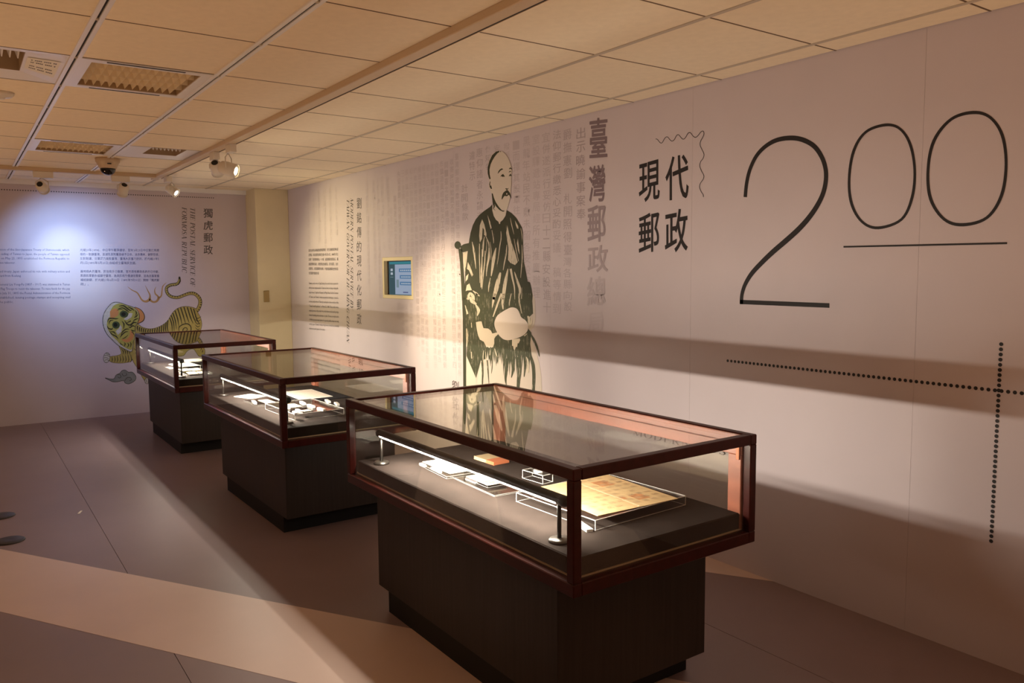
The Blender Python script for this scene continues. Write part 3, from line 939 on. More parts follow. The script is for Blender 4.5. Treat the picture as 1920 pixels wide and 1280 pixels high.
riser([(456, 749), (484, 760), (540, 754), (512, 744.5)], Z0, 0.010, 'low acrylic riser left of the crowded one in the middle case', th=0.002)
ZB = Z0 + 0.0365
blk = [(475, 752, 7, 'caption block on the low riser of the middle case', Z0 + .0105), (537, 761, 8, 'caption block nearest the lamp post on the crowded riser', ZB), (566, 753.5, 9, 'caption block at the back left of the crowded riser', ZB),
       (582, 759, 13, 'long caption block in the middle of the crowded riser', ZB), (601, 765, 14, 'long caption block at the front right of the crowded riser', ZB), (613, 750, 8, 'caption block at the back of the crowded riser', ZB),
       (630, 755, 7, 'caption block at the right back of the crowded riser', ZB), (559, 768, 11, 'caption block at the front of the crowded riser', ZB), (551, 772, 6, 'smallest caption block at the front corner of the crowded riser', ZB)]
for (u, v, wpx, lab, z) in blk:
    caption([(u - wpx / 2, v - 1.6), (u + wpx / 2 - 2, v + 2.2), (u + wpx / 2 + 3, v + 1.6), (u - wpx / 2 + 5, v - 2.2)], z, lab, th=0.012, group='caption blocks in the middle case')
for (q, lab) in (([(527, 759), (540, 764.5), (565, 761), (551, 756)], 'cream stamp card with orange print at the middle of the crowded riser'), ([(484, 750), (500, 756), (516, 753), (500, 748)], 'cream stamp card on the low riser of the middle case'),
                 ([(566, 769), (572, 771), (583, 769), (577, 767)], 'small cream card near the front of the crowded riser')):
    o, (c, a, b, rot) = flat('stamp_card', q, ZB if q[0][0] > 520 else Z0 + .0105, 0.0015, M_cream, lab, 'stamp card', 'stamp cards in the middle case')
    box('stamp', (-a * .5, a * .5, -b * .5, b * .5, .0015, .0018), M_seal, o)

# far case
riser([(327, 682), (344, 688), (373, 684), (352, 679)], Z0, 0.03, 'tall acrylic riser with cream sheets in the farthest case')
flat('cream_sheet', [(328, 682), (344, 687.5), (371, 684), (353, 679)], Z0 + 0.0305, 0.002, M_cream, 'cream sheet on the tall riser of the farthest case', 'document')
riser([(338, 675), (350, 679), (384, 676), (370, 671.5)], Z0, 0.038, 'tallest acrylic riser at the back of the farthest case')
flat('cream_sheet', [(340, 675), (351, 678), (382, 675), (369, 671)], Z0 + 0.0385, 0.002, M_cream, 'cream sheet on the tallest riser at the back of the farthest case', 'document')
riser(('local', 2, .137, .335, .205, .635), Z0, 0.014, 'low acrylic riser under four cards in the farthest case')
for q, lab in (([(334, 692), (341, 695), (358, 694), (351, 690.5)], 'back left'), ([(355, 690.5), (361, 694), (377, 693.5), (371, 689.5)], 'back right'),
               ([(349, 697.5), (355, 701), (371, 700), (365, 696)], 'front left'), ([(369, 696.5), (374, 699.5), (388, 698.5), (382, 695.5)], 'front right')):
    o, (c, a, b, rot) = flat('postal_card', q, Z0 + .0145, 0.002, M_cream, 'cream postal card on the low riser of the farthest case, %s of four' % lab, 'card', 'postal cards in the farthest case')
    box('stamp', (a * .4, a * .85, b * .1, b * .8, .002, .0023), M_seal, o)
caption([(312, 688), (319, 690.5), (324, 689.5), (317, 687)], Z0, 'white caption left of the four cards in the farthest case', th=.008)
caption([(318, 682), (325, 684.5), (331, 683.5), (324, 681)], Z0, 'white caption beside the tall riser in the farthest case', th=.008)

# ------------------------------------------------------------------ recessed screen in the right wall
scn = empty('wall_screen', (0.0, (SY0 + SY1) / 2, (SZ0 + SZ1) / 2)); tag(scn, 'recessed touch screen with blue menu in a pale frame on the right wall', 'screen')
hy, hz = (SY1 - SY0) / 2 - 0.001, (SZ1 - SZ0) / 2 - 0.001
bm = bmesh.new(); dp = 0.055; fw = 0.030
box_into(bm, 0.001, dp, hy - fw, hy, -hz, hz); box_into(bm, 0.001, dp, -hy, -hy + fw, -hz, hz)
box_into(bm, 0.001, dp, -hy + fw, hy - fw, hz - fw, hz); box_into(bm, 0.001, dp, -hy + fw, hy - fw, -hz, -hz + fw)
obj('frame', bm, M_frame, scn, bevel=0.001)
iy, iz = hy - fw, hz - fw
dsp = box('display', (dp - .02, dp, -iy, iy, -iz, iz), M_black, scn)


def sq(name, u0, u1, v0, v1, m, lay=1):
    """rectangle on the display; u from the left, v from the top, 0..1"""
    x = dp - .02 - .0005 * lay
    Y = lambda u: iy - u * 2 * iy
    Zz = lambda v: iz - v * 2 * iz
    bm = bmesh.new(); bm.faces.new([bm.verts.new(q) for q in ((x, Y(u0), Zz(v1)), (x, Y(u1), Zz(v1)), (x, Y(u1), Zz(v0)), (x, Y(u0), Zz(v0)))])
    return obj(name, bm, m, dsp)


def scr(n, c, s=0.55): return emitter(n, c, s)


sq('menu_background', .06, 1, .02, 1, scr('screen_teal', (.10, .19, .22)), 1)
sq('header', .09, 1, .03, .10, scr('screen_header', (.08, .34, .40)), 2)
sq('side_panel', .08, .29, .10, .98, scr('screen_side', (.085, .15, .17)), 2)
sq('page', .29, 1, .11, .98, scr('screen_page', (.52, .62, .80)), 2)
Mb = scr('screen_button', (.16, .32, .55)); Mt = scr('screen_text', (.72, .80, .90)); Md = scr('screen_dark', (.14, .16, .36)); Mg = scr('screen_grey', (.30, .42, .46))
for u0, u1, v0 in ((.44, .93, .23), (.47, .90, .42), (.47, .90, .61)):
    sq('button', u0, u1, v0, v0 + .10, Mb, 3)
    for k in range(6): sq('button_text', u0 + .05 + k * (u1 - u0 - .08) / 6, u0 + .05 + (k + .7) * (u1 - u0 - .08) / 6, v0 + .035, v0 + .07, Mt, 4)
sq('side_title', .13, .21, .23, .30, Mt, 3); sq('side_title', .13, .21, .34, .41, Mt, 3); sq('side_title', .11, .23, .47, .485, Mg, 3)
sq('portrait_icon', .34, .43, .55, .78, Mg, 3); sq('footer_text', .58, .76, .90, .93, Md, 3); sq('corner_icon', .92, 1, .92, .98, Mg, 3)

# ------------------------------------------------------------------ small fixed things
p0, p1 = on_y(494, 545, 5.46), on_y(504.5, 566, 5.46)
sp = tag(box('switch_plate', (p0.x, p1.x, 5.449, 5.46, p1.z, p0.z), M_switch, None, bevel=0.002), 'tan blank switch plate on the cream corner column', 'switch plate')
for (u, v, r_, lab) in ((2, 968, .075, 'dark round floor disc, the farther one at the left edge'), (18, 1014, .075, 'dark round floor disc, the nearer one at the left edge')):
    p = on_z(u, v)
    tag(lathe('floor_disc', [(r_, 0.0), (r_, .004), (r_ * .93, .007), (r_ * .3, .0075)], M_disc, None, 32, loc=(p.x, p.y, 0.0008)), lab, 'floor disc', 'dark floor discs')
p = on_z(150, 960)
s_ = tag(box('paper_scrap', (-.03, .03, -.006, .006, 0, .001), M_paper, None, loc=(p.x, p.y, 0.0)), 'tiny white paper scrap on the mauve floor', 'scrap'); s_.rotation_euler = (0, 0, 1.2)

# ------------------------------------------------------------------ prints on the right wall
INK = {k: ink('script_ink_%d' % int(k * 100), min(k * 1.45, .8)) for k in (.04, .07, .10, .14, .20, .28, .40, .55, .72)}
# numeral 200
f = crop(1370, 190, 3.1218)
n200 = empty('wall_numeral', (0, -1.3, 1.7)); tag(n200, 'huge thin black numeral 200 with an underline printed on the right wall', 'wall lettering')


def wp(off, f=None):
    g = wallpt(off, f); o = Vector((0, -1.3, 1.7))
    return lambda x, y: g(x, y) - o


q = Print(wp(.0012, f))
q.stroke([(85, 560), (93, 480), (112, 400), (150, 320), (205, 262), (275, 225), (360, 214), (430, 228), (492, 266), (535, 330), (556, 400), (556, 470), (538, 545),
          (500, 620), (450, 690), (390, 755), (320, 818), (250, 878), (185, 940), (125, 1005), (85, 1070), (66, 1130), (63, 1185)],
         [20, 20, 20, 21, 23, 26, 28, 29, 28, 26, 25, 25, 26, 28, 30, 31, 31, 30, 28, 26, 22, 20, 20])
q.poly([(54, 1186), (578, 1208), (578, 1181), (54, 1161)])
q.build('numeral_two', M_ink, n200)


def oval(pts, name, w0, w1):
    q = Print(wp(.0012, f)); n = len(pts)
    q.stroke(pts, [w0 if i % 2 else w1 for i in range(n)], True, True); q.build(name, M_ink, n200)


oval([(905, 138), (990, 160), (1050, 250), (1077, 400), (1062, 560), (1000, 690), (865, 740), (770, 705), (708, 600), (693, 455), (720, 290), (790, 180)], 'numeral_zero', 15, 17)
oval([(1420, 65), (1520, 95), (1590, 200), (1612, 370), (1585, 550), (1500, 680), (1360, 722), (1250, 690), (1170, 570), (1155, 400), (1190, 230), (1290, 105)], 'numeral_zero', 17, 19)
q = Print(wp(.0012, f)); q.poly([(660, 856), (1618, 835), (1618, 824), (660, 846)]); q.build('underline', M_ink, n200)


def quad_wall(l, b, r, t_, off=.001):
    return on_x(l, b, -off), on_x(r, b, -off), on_x(l, t_, -off)


# four title characters
f = crop(1180, 200, 4.265)
L = Lettering()
for ch, pts in (('現', ((76, 775), (243, 738), (76, 462))), ('代', ((288, 755), (474, 728), (288, 408))), ('郵', ((75, 1180), (240, 1150), (75, 868))), ('政', ((284, 1178), (468, 1150), (284, 840)))):
    BL, BR, TL = (on_x(*f(*p), -.001) for p in pts)
    L.add(glyphs(ch, bold=.012, res=4), BL, BR, TL)
tag(L.build('wall_lettering', M_ink), 'four large black Chinese characters left of the numeral 200', 'wall lettering')
q = Print(wallpt(.001, f))
q.stroke([(210, 258), (225, 262), (245, 286), (262, 288), (285, 250), (305, 242), (325, 264), (342, 275), (360, 262), (378, 230), (395, 225), (415, 248), (432, 260), (450, 245), (470, 212), (488, 208), (510, 235), (530, 245),
          (550, 230), (572, 202), (590, 195), (597, 215), (588, 242), (570, 275), (566, 308), (582, 345), (597, 380), (590, 412), (570, 440), (563, 475), (578, 515), (596, 550), (590, 580), (568, 612), (562, 645), (575, 680), (590, 702), (592, 722)], 5)
tag(q.build('wavy_line', M_ink), 'thin wavy black stamp edge line above the four large characters', 'wall graphic')
# rows of printed dots
q = Print(wallpt(.001))
a = on_x(1364.7, 676, 0); b = on_x(1916, 737, 0); n = 60
for i in range(n):
    p = a.lerp(b, i / (n - 1))
    v = [q.bm.verts.new((-.001, p.y + .0072 * math.cos(2 * PI * k / 10), p.z + .0072 * math.sin(2 * PI * k / 10))) for k in range(10)]; q.bm.faces.new(v)
tag(q.build('dotted_line', M_ink), 'level row of black printed dots below the numeral 200', 'wall graphic')
q = Print(wallpt(.0012))
a = on_x(1877.5, 645, 0); b = on_x(1858.5, 1014, 0); n = 40
for i in range(n):
    p = a.lerp(b, i / (n - 1))
    v = [q.bm.verts.new((-.0012, p.y + .0072 * math.cos(2 * PI * k / 10), p.z + .0072 * math.sin(2 * PI * k / 10))) for k in range(10)]; q.bm.faces.new(v)
tag(q.build('dotted_line', M_ink), 'upright column of black printed dots at the right edge', 'wall graphic')
# heading seen through the nearest case
L = Lettering()
BL, BR, TL = on_x(1187, 816, -.001), on_x(1381, 859, -.001), on_x(1187, 803, -.001)
L.add(serif('MODERN POST', 0.05, 0.10), BL, BR, TL)
tag(L.build('wall_lettering', M_ink), 'serif heading MODERN POST seen through the nearest case', 'wall lettering')

# big calligraphy, fading downwards
g = crop(1000, 220, 6.4); g2 = crop(1000, 400, 6.4)
cal = empty('calligraphy_column', (0, .3, 1.9)); tag(cal, 'large dark calligraphic characters right of the seated figure, fading downwards', 'wall lettering')
for ch, fn, (l, b_, r_, t_), k in (('臺', g, (662, 480, 900, 10), .72), ('灣', g, (655, 1010, 875, 575), .55), ('郵', g2, (638, 340, 880, -95), .40), ('政', g2, (640, 705, 910, 385), .28), ('總', g2, (632, 1100, 880, 760), .14), ('局', g2, (640, 1420, 850, 1190), .04)):
    L = Lettering(); c_ = Vector((0, .3, 1.9))
    for kk, (dx, dy) in enumerate(((0, 0), (3, 0), (-3, 0), (0, 3), (0, -3))):
        m_ = 14; lay = -.001 - .0002 * kk
        L.add(glyphs(ch, bold=.006, res=3), on_x(*fn(l + dx + m_, b_ + 8 + dy), lay) - c_, on_x(*fn(r_ + dx - m_, b_ - 8 + dy), lay) - c_, on_x(*fn(l + dx + m_, t_ + 12 + dy), lay) - c_)
    L.build('character', INK[k], cal)

# columns of faint script.  (pixel x, pixel y top, pixel y bottom, width factor, ink, text)
TXT = '臺灣郵政票章程照得中路各驛站遞送公文往返遲延現經改設郵站所有官商信件一律收寄按站給費不准私帶凡我軍民人等一體遵照毋違特示光緒十四年二月初十日計開一臺北設立總局分站定於各縣城鄉市鎮派員經理站夫工食按月支領每站相距三十里挑夫限時遞到倘有遺失延誤即行究辦'


def script_column(x, y0, y1, width, k, text, name='character_column'):
    a = on_x(x, y0, -.0008); b = on_x(x, y1, -.0008)
    n = len(text); hgt = (a.z - b.z) / n; L = Lettering()
    for i, ch in enumerate(text):
        if ch in '　 ': continue
        zt = a.z - i * hgt - hgt * .08; zb = a.z - (i + 1) * hgt + hgt * .10
        j = random.uniform(-.04, .04) * width
        L.add(glyphs(ch, bold=.004, res=1), Vector((-.0008, a.y + width / 2 + j, zb)), Vector((-.0008, a.y - width / 2 + j, zb)), Vector((-.0008, a.y + width / 2 + j, zt)))
    return L


random.seed(11)
sc_right = empty('script_columns', (0, .8, 1.7)); tag(sc_right, 'faint purple columns of handwritten script beside and behind the seated figure', 'wall lettering')


def put(L, k, parent):
    o = parent.location; L.v = [v - o for v in L.v]; L.build('character_column', INK[k], parent)


cols = [(1089, 237, 414, .082, .28, '出示曉諭事案奉'), (1064, 240, 480, .08, .20, '爵撫憲劉　札開照得臺'), (1064.5, 480, 585, .08, .14, '灣各縣向設'),
        (1043.5, 242, 430, .08, .20, '法仰郵行繳悉心妥酌'), (1044, 430, 590, .08, .14, '妥議復稿等情到'), (1024, 246, 420, .078, .14, '宜併遂派行妥仿日'), (1024.5, 420, 588, .078, .20, '十二縣安設進十'),
        (1005, 250, 420, .076, .10, '室設驛遞站專局經'), (1005, 420, 560, .076, .14, '所有推廣辦理'), (986.5, 254, 560, .076, .14, '黑龍年站民不敷未留各安設衙門'), (968, 262, 404, .076, .14, '一而擇其設章往'),
        (950, 266, 300, .07, .14, '撥派'), (932, 270, 300, .07, .14, '安設'), (915, 272, 320, .07, .20, '傳知各'), (898.5, 276, 415, .08, .20, '惠仰諸者永韻遵'), (885, 282, 340, .075, .20, '違特示'),
        (871, 344, 415, .085, .20, '計開條款')]
for (x, y0, y1, wd, k, tx) in cols:
    put(script_column(x, y0, y1, wd, k, tx), k, sc_right)
sc_mid = empty('script_columns', (0, 2.3, 1.6)); tag(sc_mid, 'dense small faint script columns around the recessed screen', 'wall lettering')
pos = 0
xs_ = [(856.5, 286, 705, .14), (846.5, 296, 690, .14), (836.5, 302, 438, .14), (828, 300, 690, .14), (818.5, 304, 680, .10), (810, 306, 690, .10), (802, 308, 545, .10), (794.5, 308, 690, .10), (787, 311, 660, .10),
       (778.5, 313, 650, .10), (770.5, 314, 478, .07), (762, 316, 478, .07), (755, 318, 390, .07), (747.5, 320, 478, .10), (740, 366, 478, .10), (733, 388, 445, .04), (727, 330, 470, .04), (716, 330, 470, .04), (708, 332, 560, .04)]
for (x, y0, y1, k) in xs_:
    a = on_x(x, y0); b = on_x(x, y1); n = max(3, int((a.z - b.z) / .056)); tx = ''.join(TXT[(pos + i) % len(TXT)] for i in range(n)); pos += n + 7
    put(script_column(x, y0, y1, .052, k, tx), k, sc_mid)
for (x, y0, y1, k) in ((762, 568, 650, .07), (755, 570, 640, .07), (747.5, 566, 600, .07), (770.5, 566, 630, .07)):
    a = on_x(x, y0); b = on_x(x, y1); n = max(2, int((a.z - b.z) / .056)); tx = ''.join(TXT[(pos + i) % len(TXT)] for i in range(n)); pos += n + 5
    put(script_column(x, y0, y1, .052, k, tx), k, sc_mid)
sc_left = empty('script_columns', (0, 4.4, 1.6)); tag(sc_left, 'barely visible script columns near the cream corner column', 'wall lettering')
for i in range(12):
    x = 700 - i * 12.5 + i * i * .12
    if 640 < x < 682: continue
    y0 = 336 + (700 - x) * .18; y1 = 455 + random.uniform(0, 80) - (40 if x < 640 else 0)
    a = on_x(x, y0); b = on_x(x, y1); n = max(3, int((a.z - b.z) / .062)); tx = ''.join(TXT[(pos + k) % len(TXT)] for k in range(n)); pos += n + 3
    put(script_column(x, y0, y1, .055, .04, tx), .04, sc_left)
L = script_column(853.5, 711, 800, .10, .40, '劉銘傳')
tag(L.build('signature', M_ink2), 'dark signature of three characters beside the foot of the chair print', 'wall lettering')

# vertical titles near the column
L = Lettering(); ttl = '劉銘傳的現代化郵政'
for i, ch in enumerate(ttl):
    y0 = 370.5 + i * 27.15; l, r_ = 669 + i * .02, 677.5 + i * .02
    L.add(glyphs(ch, bold=.0, res=2), on_x(l, y0 + 20.6, -.001), on_x(r_, y0 + 20.2, -.001), on_x(l, y0 + .3, -.001))
tag(L.build('wall_lettering', M_ink2), 'vertical black Chinese title beside the small text panel on the right wall', 'wall lettering')


def rot_line(text, xl, xr, y0, y1, to, sl=0.24):
    L = Lettering(); L.add(serif(text, sl), to(xl, y0), to(xl, y1), to(xr, y0)); return L


L = rot_line('MODERN POSTAL SERVICE BY', 657, 662.3, 371, 582, wallpt(.001))
L2 = rot_line('TAIWAN GOVERNOR LIU MING-CHUAN', 650, 655, 374, 643, wallpt(.001))
n = len(L.v); L.v += L2.v; L.f += [tuple(i + n for i in q_) for q_ in L2.f]
tag(L.build('wall_lettering', M_ink2), 'two vertical italic English lines left of the vertical Chinese title', 'wall lettering')


def para(lines, tl, tr, bl, br, to, m, label, fill=.62, justify=True, last=()):
    """block of text lines between four pixel corners"""
    n = len(lines)
    TLp, TRp, BLp, BRp = (to(*q_) for q_ in (tl, tr, bl, br))
    ctr = (TLp + TRp + BLp + BRp) / 4
    t = empty('wall_text', ctr)
    for i, tx in enumerate(lines):
        if not tx: continue
        L = Lettering()
        t0, t1 = i / n, (i + fill) / n
        A = TLp.lerp(BLp, t1) - ctr; B = TRp.lerp(BRp, t1) - ctr; C = TLp.lerp(BLp, t0) - ctr
        wfrac = dict(last).get(i, 1.0)
        g_ = glyphs(tx, res=1, bold=.0)
        xs2 = [p.x for p in g_[0]]
        L.add(g_, A, A.lerp(B, wfrac), C, (min(xs2), max(xs2), -.12, .80))
        L.build('text_line', m, t)
    return tag(t, label, 'wall text')


para(['臺灣自清初沿用舖遞制度傳遞軍情，首任巡撫劉銘傳有感', '其弊端，為增進郵政效率於光緒14年2月10日，1888年3月22', '日頒行「臺灣郵政條目」十六條，以臺灣郵政總局為名，獨', '創臺灣郵政系統，將舊驛站改為郵站，發行郵票，准許', '民間寄信，是我國郵政的創舉，不僅是臺灣郵政史的新頁', '也是我國現代郵政的先聲'],
     (578.5, 467), (634, 464.5), (579, 518), (634, 520), wallpt(.001), M_ink2, 'small Chinese text panel of six lines on the right wall near the column', .60, last=[(5, .36)])
para(["Taiwan's postal service in Qing Dynasty, the postal stations system for", 'military news, implemented in Taiwan and was in charge during the', 'reigns between Tongzhi and Guangxu. Liu Ming-Chuan, the first Governor', "of Taiwan, used Taiwan's unique geographical advantages, created a", 'modern postal service in Taiwan by enacting the sixteen articles of the', '"Taiwan Postal Regulations" on March 22, 1888. This postal service', 'adopted previous strips under the postal stations and issued postage', 'stamps for handling private mail matters of public. This was not only the first', 'of official operated mails system for general public, it was not only', "leading page in Taiwan's transporting history, but also an essential", 'milestone in postal system of our nation.'],
     (579, 528), (634, 528.5), (580, 621), (635.5, 626), wallpt(.001), M_ink2, 'small English text panel of eleven lines below the Chinese panel on the right wall', .62, last=[(10, .55)])

# ------------------------------------------------------------------ seated figure printed on the right wall
M_gown = mat('gown_print_black', (0.040, 0.042, 0.022), 0.55, spec=0.3)
M_skin = mat('portrait_print_cream', (0.64, 0.56, 0.49), 0.55, spec=0.3)
M_haze = mat('portrait_print_pale', (0.58, 0.50, 0.45), 0.55, spec=0.3)


def flecks(m, cream, thr, sc=(1, 95, 7)):
    nt = m.node_tree; b = nt.nodes['Principled BSDF']
    tc = nt.nodes.new('ShaderNodeTexCoord'); mp = nt.nodes.new('ShaderNodeMapping'); mp.inputs['Scale'].default_value = sc
    n = nt.nodes.new('ShaderNodeTexNoise'); n.inputs['Scale'].default_value = 1.0; n.inputs['Detail'].default_value = 6; n.inputs['Roughness'].default_value = 0.7
    r = nt.nodes.new('ShaderNodeMapRange'); r.inputs['From Min'].default_value = thr; r.inputs['From Max'].default_value = thr + .05
    mx = nt.nodes.new('ShaderNodeMix'); mx.data_type = 'RGBA'
    mx.inputs[6].default_value = b.inputs['Base Color'].default_value; mx.inputs[7].default_value = (*cream, 1)
    nt.links.new(tc.outputs['Object'], mp.inputs[0]); nt.links.new(mp.outputs[0], n.inputs['Vector']); nt.links.new(n.outputs['Fac'], r.inputs['Value'])
    nt.links.new(r.outputs[0], mx.inputs[0]); nt.links.new(mx.outputs[2], b.inputs['Base Color'])
    return m


M_gown_t = flecks(mat('gown_print_textured', (0.040, 0.042, 0.022), 0.55, spec=0.3), (0.52, 0.46, 0.36), 0.645)
M_gown_l = flecks(mat('gown_print_worn', (0.046, 0.050, 0.024), 0.55, spec=0.3), (0.54, 0.47, 0.38), 0.585, (1, 130, 9))
M_skin_t = flecks(mat('fold_print_textured', (0.60, 0.52, 0.42), 0.55, spec=0.3), (0.10, 0.10, 0.06), 0.56, (1, 130, 12))
fig = empty('portrait_print', (0, 1.3, 1.3)); tag(fig, 'black and cream print of a seated person in a long gown holding a fan', 'wall graphic')
fo = Vector((0, 1.3, 1.3))
fA, fB, fC = crop(860, 260, 9.143), crop(840, 380, 7.111), crop(840, 550, 6.4)


def fw_(f, lay):
    g = wallpt(.0010 + .0004 * lay, f); return lambda x, y: g(x, y) - fo


# pale lower robe and halo
pr = Print(fw_(fC, 0))
pr.poly([(215, 740), (300, 690), (980, 440), (1010, 560), (1060, 700), (1100, 860), (1120, 1000), (1130, 1250), (1125, 1640), (560, 1640), (500, 1300), (420, 1150), (410, 900), (330, 1120), (215, 1120)])
pr.poly([(930, -120), (1000, -40), (1045, 80), (1052, 300), (1030, 400), (980, 460), (900, 420)])
pr.build('pale_robe', M_haze, fig)
pr = Print(fw_(fC, 1))
pr.poly([(220, 750), (335, 1010), (340, 1120), (400, 800), (420, 1100), (300, 1420), (215, 1300)])
pr.build('bright_gap', M_skin, fig)
# gown
pr = Print(fw_(fB, 2))
pr.poly([(590, 20), (560, 55), (480, 110), (420, 160), (370, 220), (330, 300), (300, 400), (285, 480), (275, 560), (262, 660), (245, 790), (228, 960), (225, 1120), (232, 1330), (1120, 1330), (1128, 1240), (1115, 1150), (1092, 1060), (1062, 1050),
         (1040, 930), (1012, 790), (1003, 650), (1000, 500), (998, 400), (985, 330), (950, 268), (910, 200), (850, 140), (785, 98), (770, 170), (735, 225), (690, 265), (640, 228), (608, 170), (592, 90)])
pr.build('gown_upper', M_gown_t, fig)
random.seed(5)
edge = []
x = 1010
low = [(1010, 640), (1050, 780), (1040, 900)]
ragged = [(1000, 470), (985, 600), (1005, 760)]
xx = 985
while xx > 420:
    ragged.append((xx, random.uniform(690, 800))); ragged.append((xx - 9, random.uniform(830, 1010) if xx < 860 and xx > 640 else random.uniform(760, 900))); xx -= random.uniform(18, 30)
pr = Print(fw_(fC, 2.5))
pr.poly([(175, 60), (200, 0), (1000, 0), (1006, 60), (1015, 150), (1020, 240), (960, 300), (960, 420)] + ragged + [(410, 830), (395, 800), (336, 1015), (222, 748), (225, 500), (205, 200)])
pr.build('gown_lower', M_gown_l, fig)
pr = Print(fw_(fC, 3))
for pts, wd in (([(965, 455), (1020, 540), (1065, 640), (1095, 755)], [8, 26, 26, 8]), ([(985, 740), (1020, 860), (1030, 1000), (1025, 1160), (1032, 1300)], [30, 40, 38, 34, 16]),
                ([(840, 760), (858, 900), (845, 1060), (838, 1180), (850, 1320)], [70, 50, 40, 30, 10]), ([(690, 780), (700, 900), (690, 1020), (700, 1100)], [60, 44, 24, 8]),
                ([(410, 820), (416, 950), (412, 1080), (420, 1300)], [26, 20, 14, 6]), ([(470, 800), (480, 930), (490, 1080)], [16, 14, 4]), ([(915, 720), (925, 860), (912, 1000)], [40, 30, 8]),
                ([(770, 760), (780, 900), (760, 1010)], [60, 36, 6]), ([(600, 760), (585, 840)], [20, 4]), ([(520, 720), (530, 840), (520, 960)], [20, 12, 3]), ([(640, 1120), (650, 1300)], [3, 9])):
    pr.stroke(pts, wd)
pr.build('robe_fold', M_gown_l, fig)
# chair
pr = Print(fw_(fB, 3))
pr.ellipse(128, 565, 42, 52); pr.poly([(165, 580), (210, 552), (285, 535), (285, 635), (205, 660), (170, 650)])
pr.poly([(136, 610), (190, 620), (198, 800), (215, 1000), (228, 1200), (232, 1300), (186, 1300), (176, 1100), (160, 800), (146, 690)])
pr.build('chair_back', M_gown, fig)
pr = Print(fw_(fC, 3))
pr.poly([(168, 50), (205, 50), (216, 260), (216, 700), (217, 1130), (214, 1540), (205, 1570), (192, 1562), (184, 1500), (183, 1130), (177, 300)]); pr.poly([(344, 1300), (370, 1300), (372, 1700), (342, 1720)])
pr.build('chair_post', M_gown, fig)
# cream folds of the gown
pr = Print(fw_(fB, 4))
pr.poly([(455, 220), (485, 290), (512, 410), (512, 445), (482, 430), (482, 360), (462, 330), (452, 480), (425, 530), (416, 440), (425, 300)])
pr.poly([(525, 160), (560, 250), (582, 335), (568, 352), (548, 270)]); pr.poly([(792, 300), (815, 420), (850, 540), (900, 680), (928, 790), (895, 830), (830, 800), (800, 760), (806, 600), (786, 480), (776, 400)])
pr.poly([(893, 235), (935, 310), (938, 345), (922, 345), (905, 300)]); pr.poly([(930, 475), (950, 620), (955, 690), (935, 640), (920, 540)]); pr.poly([(196, 665), (262, 645), (250, 780), (222, 950), (206, 820)])
pr.poly([(265, 790), (300, 860), (335, 960), (318, 985), (280, 900), (252, 880)]); pr.poly([(240, 980), (275, 945), (262, 1020), (234, 1050)]); pr.poly([(250, 1100), (285, 1075), (305, 1130), (318, 1165), (250, 1170), (235, 1180)])
for pts, wd in (([(322, 520), (345, 640), (362, 780), (372, 880)], [6, 26, 14, 3]), ([(420, 545), (418, 700), (424, 880), (425, 1070)], [10, 12, 10, 4]), ([(500, 440), (540, 530), (548, 600)], [6, 12, 6]), ([(484, 450), (470, 560), (462, 720)], [8, 20, 8]),
                ([(455, 620), (452, 800), (445, 960), (440, 1130)], [8, 12, 26, 10]), ([(548, 600), (545, 720), (520, 860), (512, 980)], [12, 28, 18, 4]), ([(585, 365), (605, 480), (608, 540)], [5, 11, 4]), ([(495, 640), (490, 780), (470, 960), (452, 1150)], [8, 14, 14, 6]),
                ([(640, 600), (610, 740), (590, 880), (575, 980)], [8, 44, 30, 6]), ([(705, 380), (708, 470), (690, 580), (672, 720), (655, 820)], [5, 12, 12, 8, 4]), ([(785, 560), (775, 680), (752, 800), (735, 900)], [6, 18, 14, 4]),
                ([(700, 930), (665, 1060), (640, 1160), (605, 1290)], [20, 58, 56, 30]), ([(800, 880), (770, 1030), (750, 1150), (730, 1290)], [12, 42, 46, 46]), ([(835, 880), (860, 1010), (885, 1130), (890, 1290)], [30, 22, 16, 4]),
                ([(885, 920), (930, 1060), (960, 1160), (945, 1270)], [8, 30, 34, 8]), ([(985, 560), (990, 700), (980, 860), (968, 1000)], [4, 12, 10, 4]), ([(985, 1130), (980, 1280)], [4, 8]), ([(330, 1170), (380, 1210), (420, 1245)], [6, 26, 8]),
                ([(262, 1290), (290, 1210), (330, 1240), (345, 1300)], [30, 30, 40, 26]), ([(565, 1000), (545, 1110), (540, 1190)], [6, 16, 3]), ([(880, 480), (910, 640), (940, 780)], [4, 10, 6]), ([(520, 480), (512, 620), (500, 700)], [4, 6, 2]),
                ([(560, 520), (575, 640), (572, 760)], [3, 8, 3]), ([(830, 200), (850, 300), (880, 420)], [3, 10, 3]), ([(970, 340), (985, 420), (990, 520)], [4, 9, 3])):
    pr.stroke(pts, wd)
pr.build('gown_fold', M_skin_t, fig)
pr = Print(fw_(fC, 4))
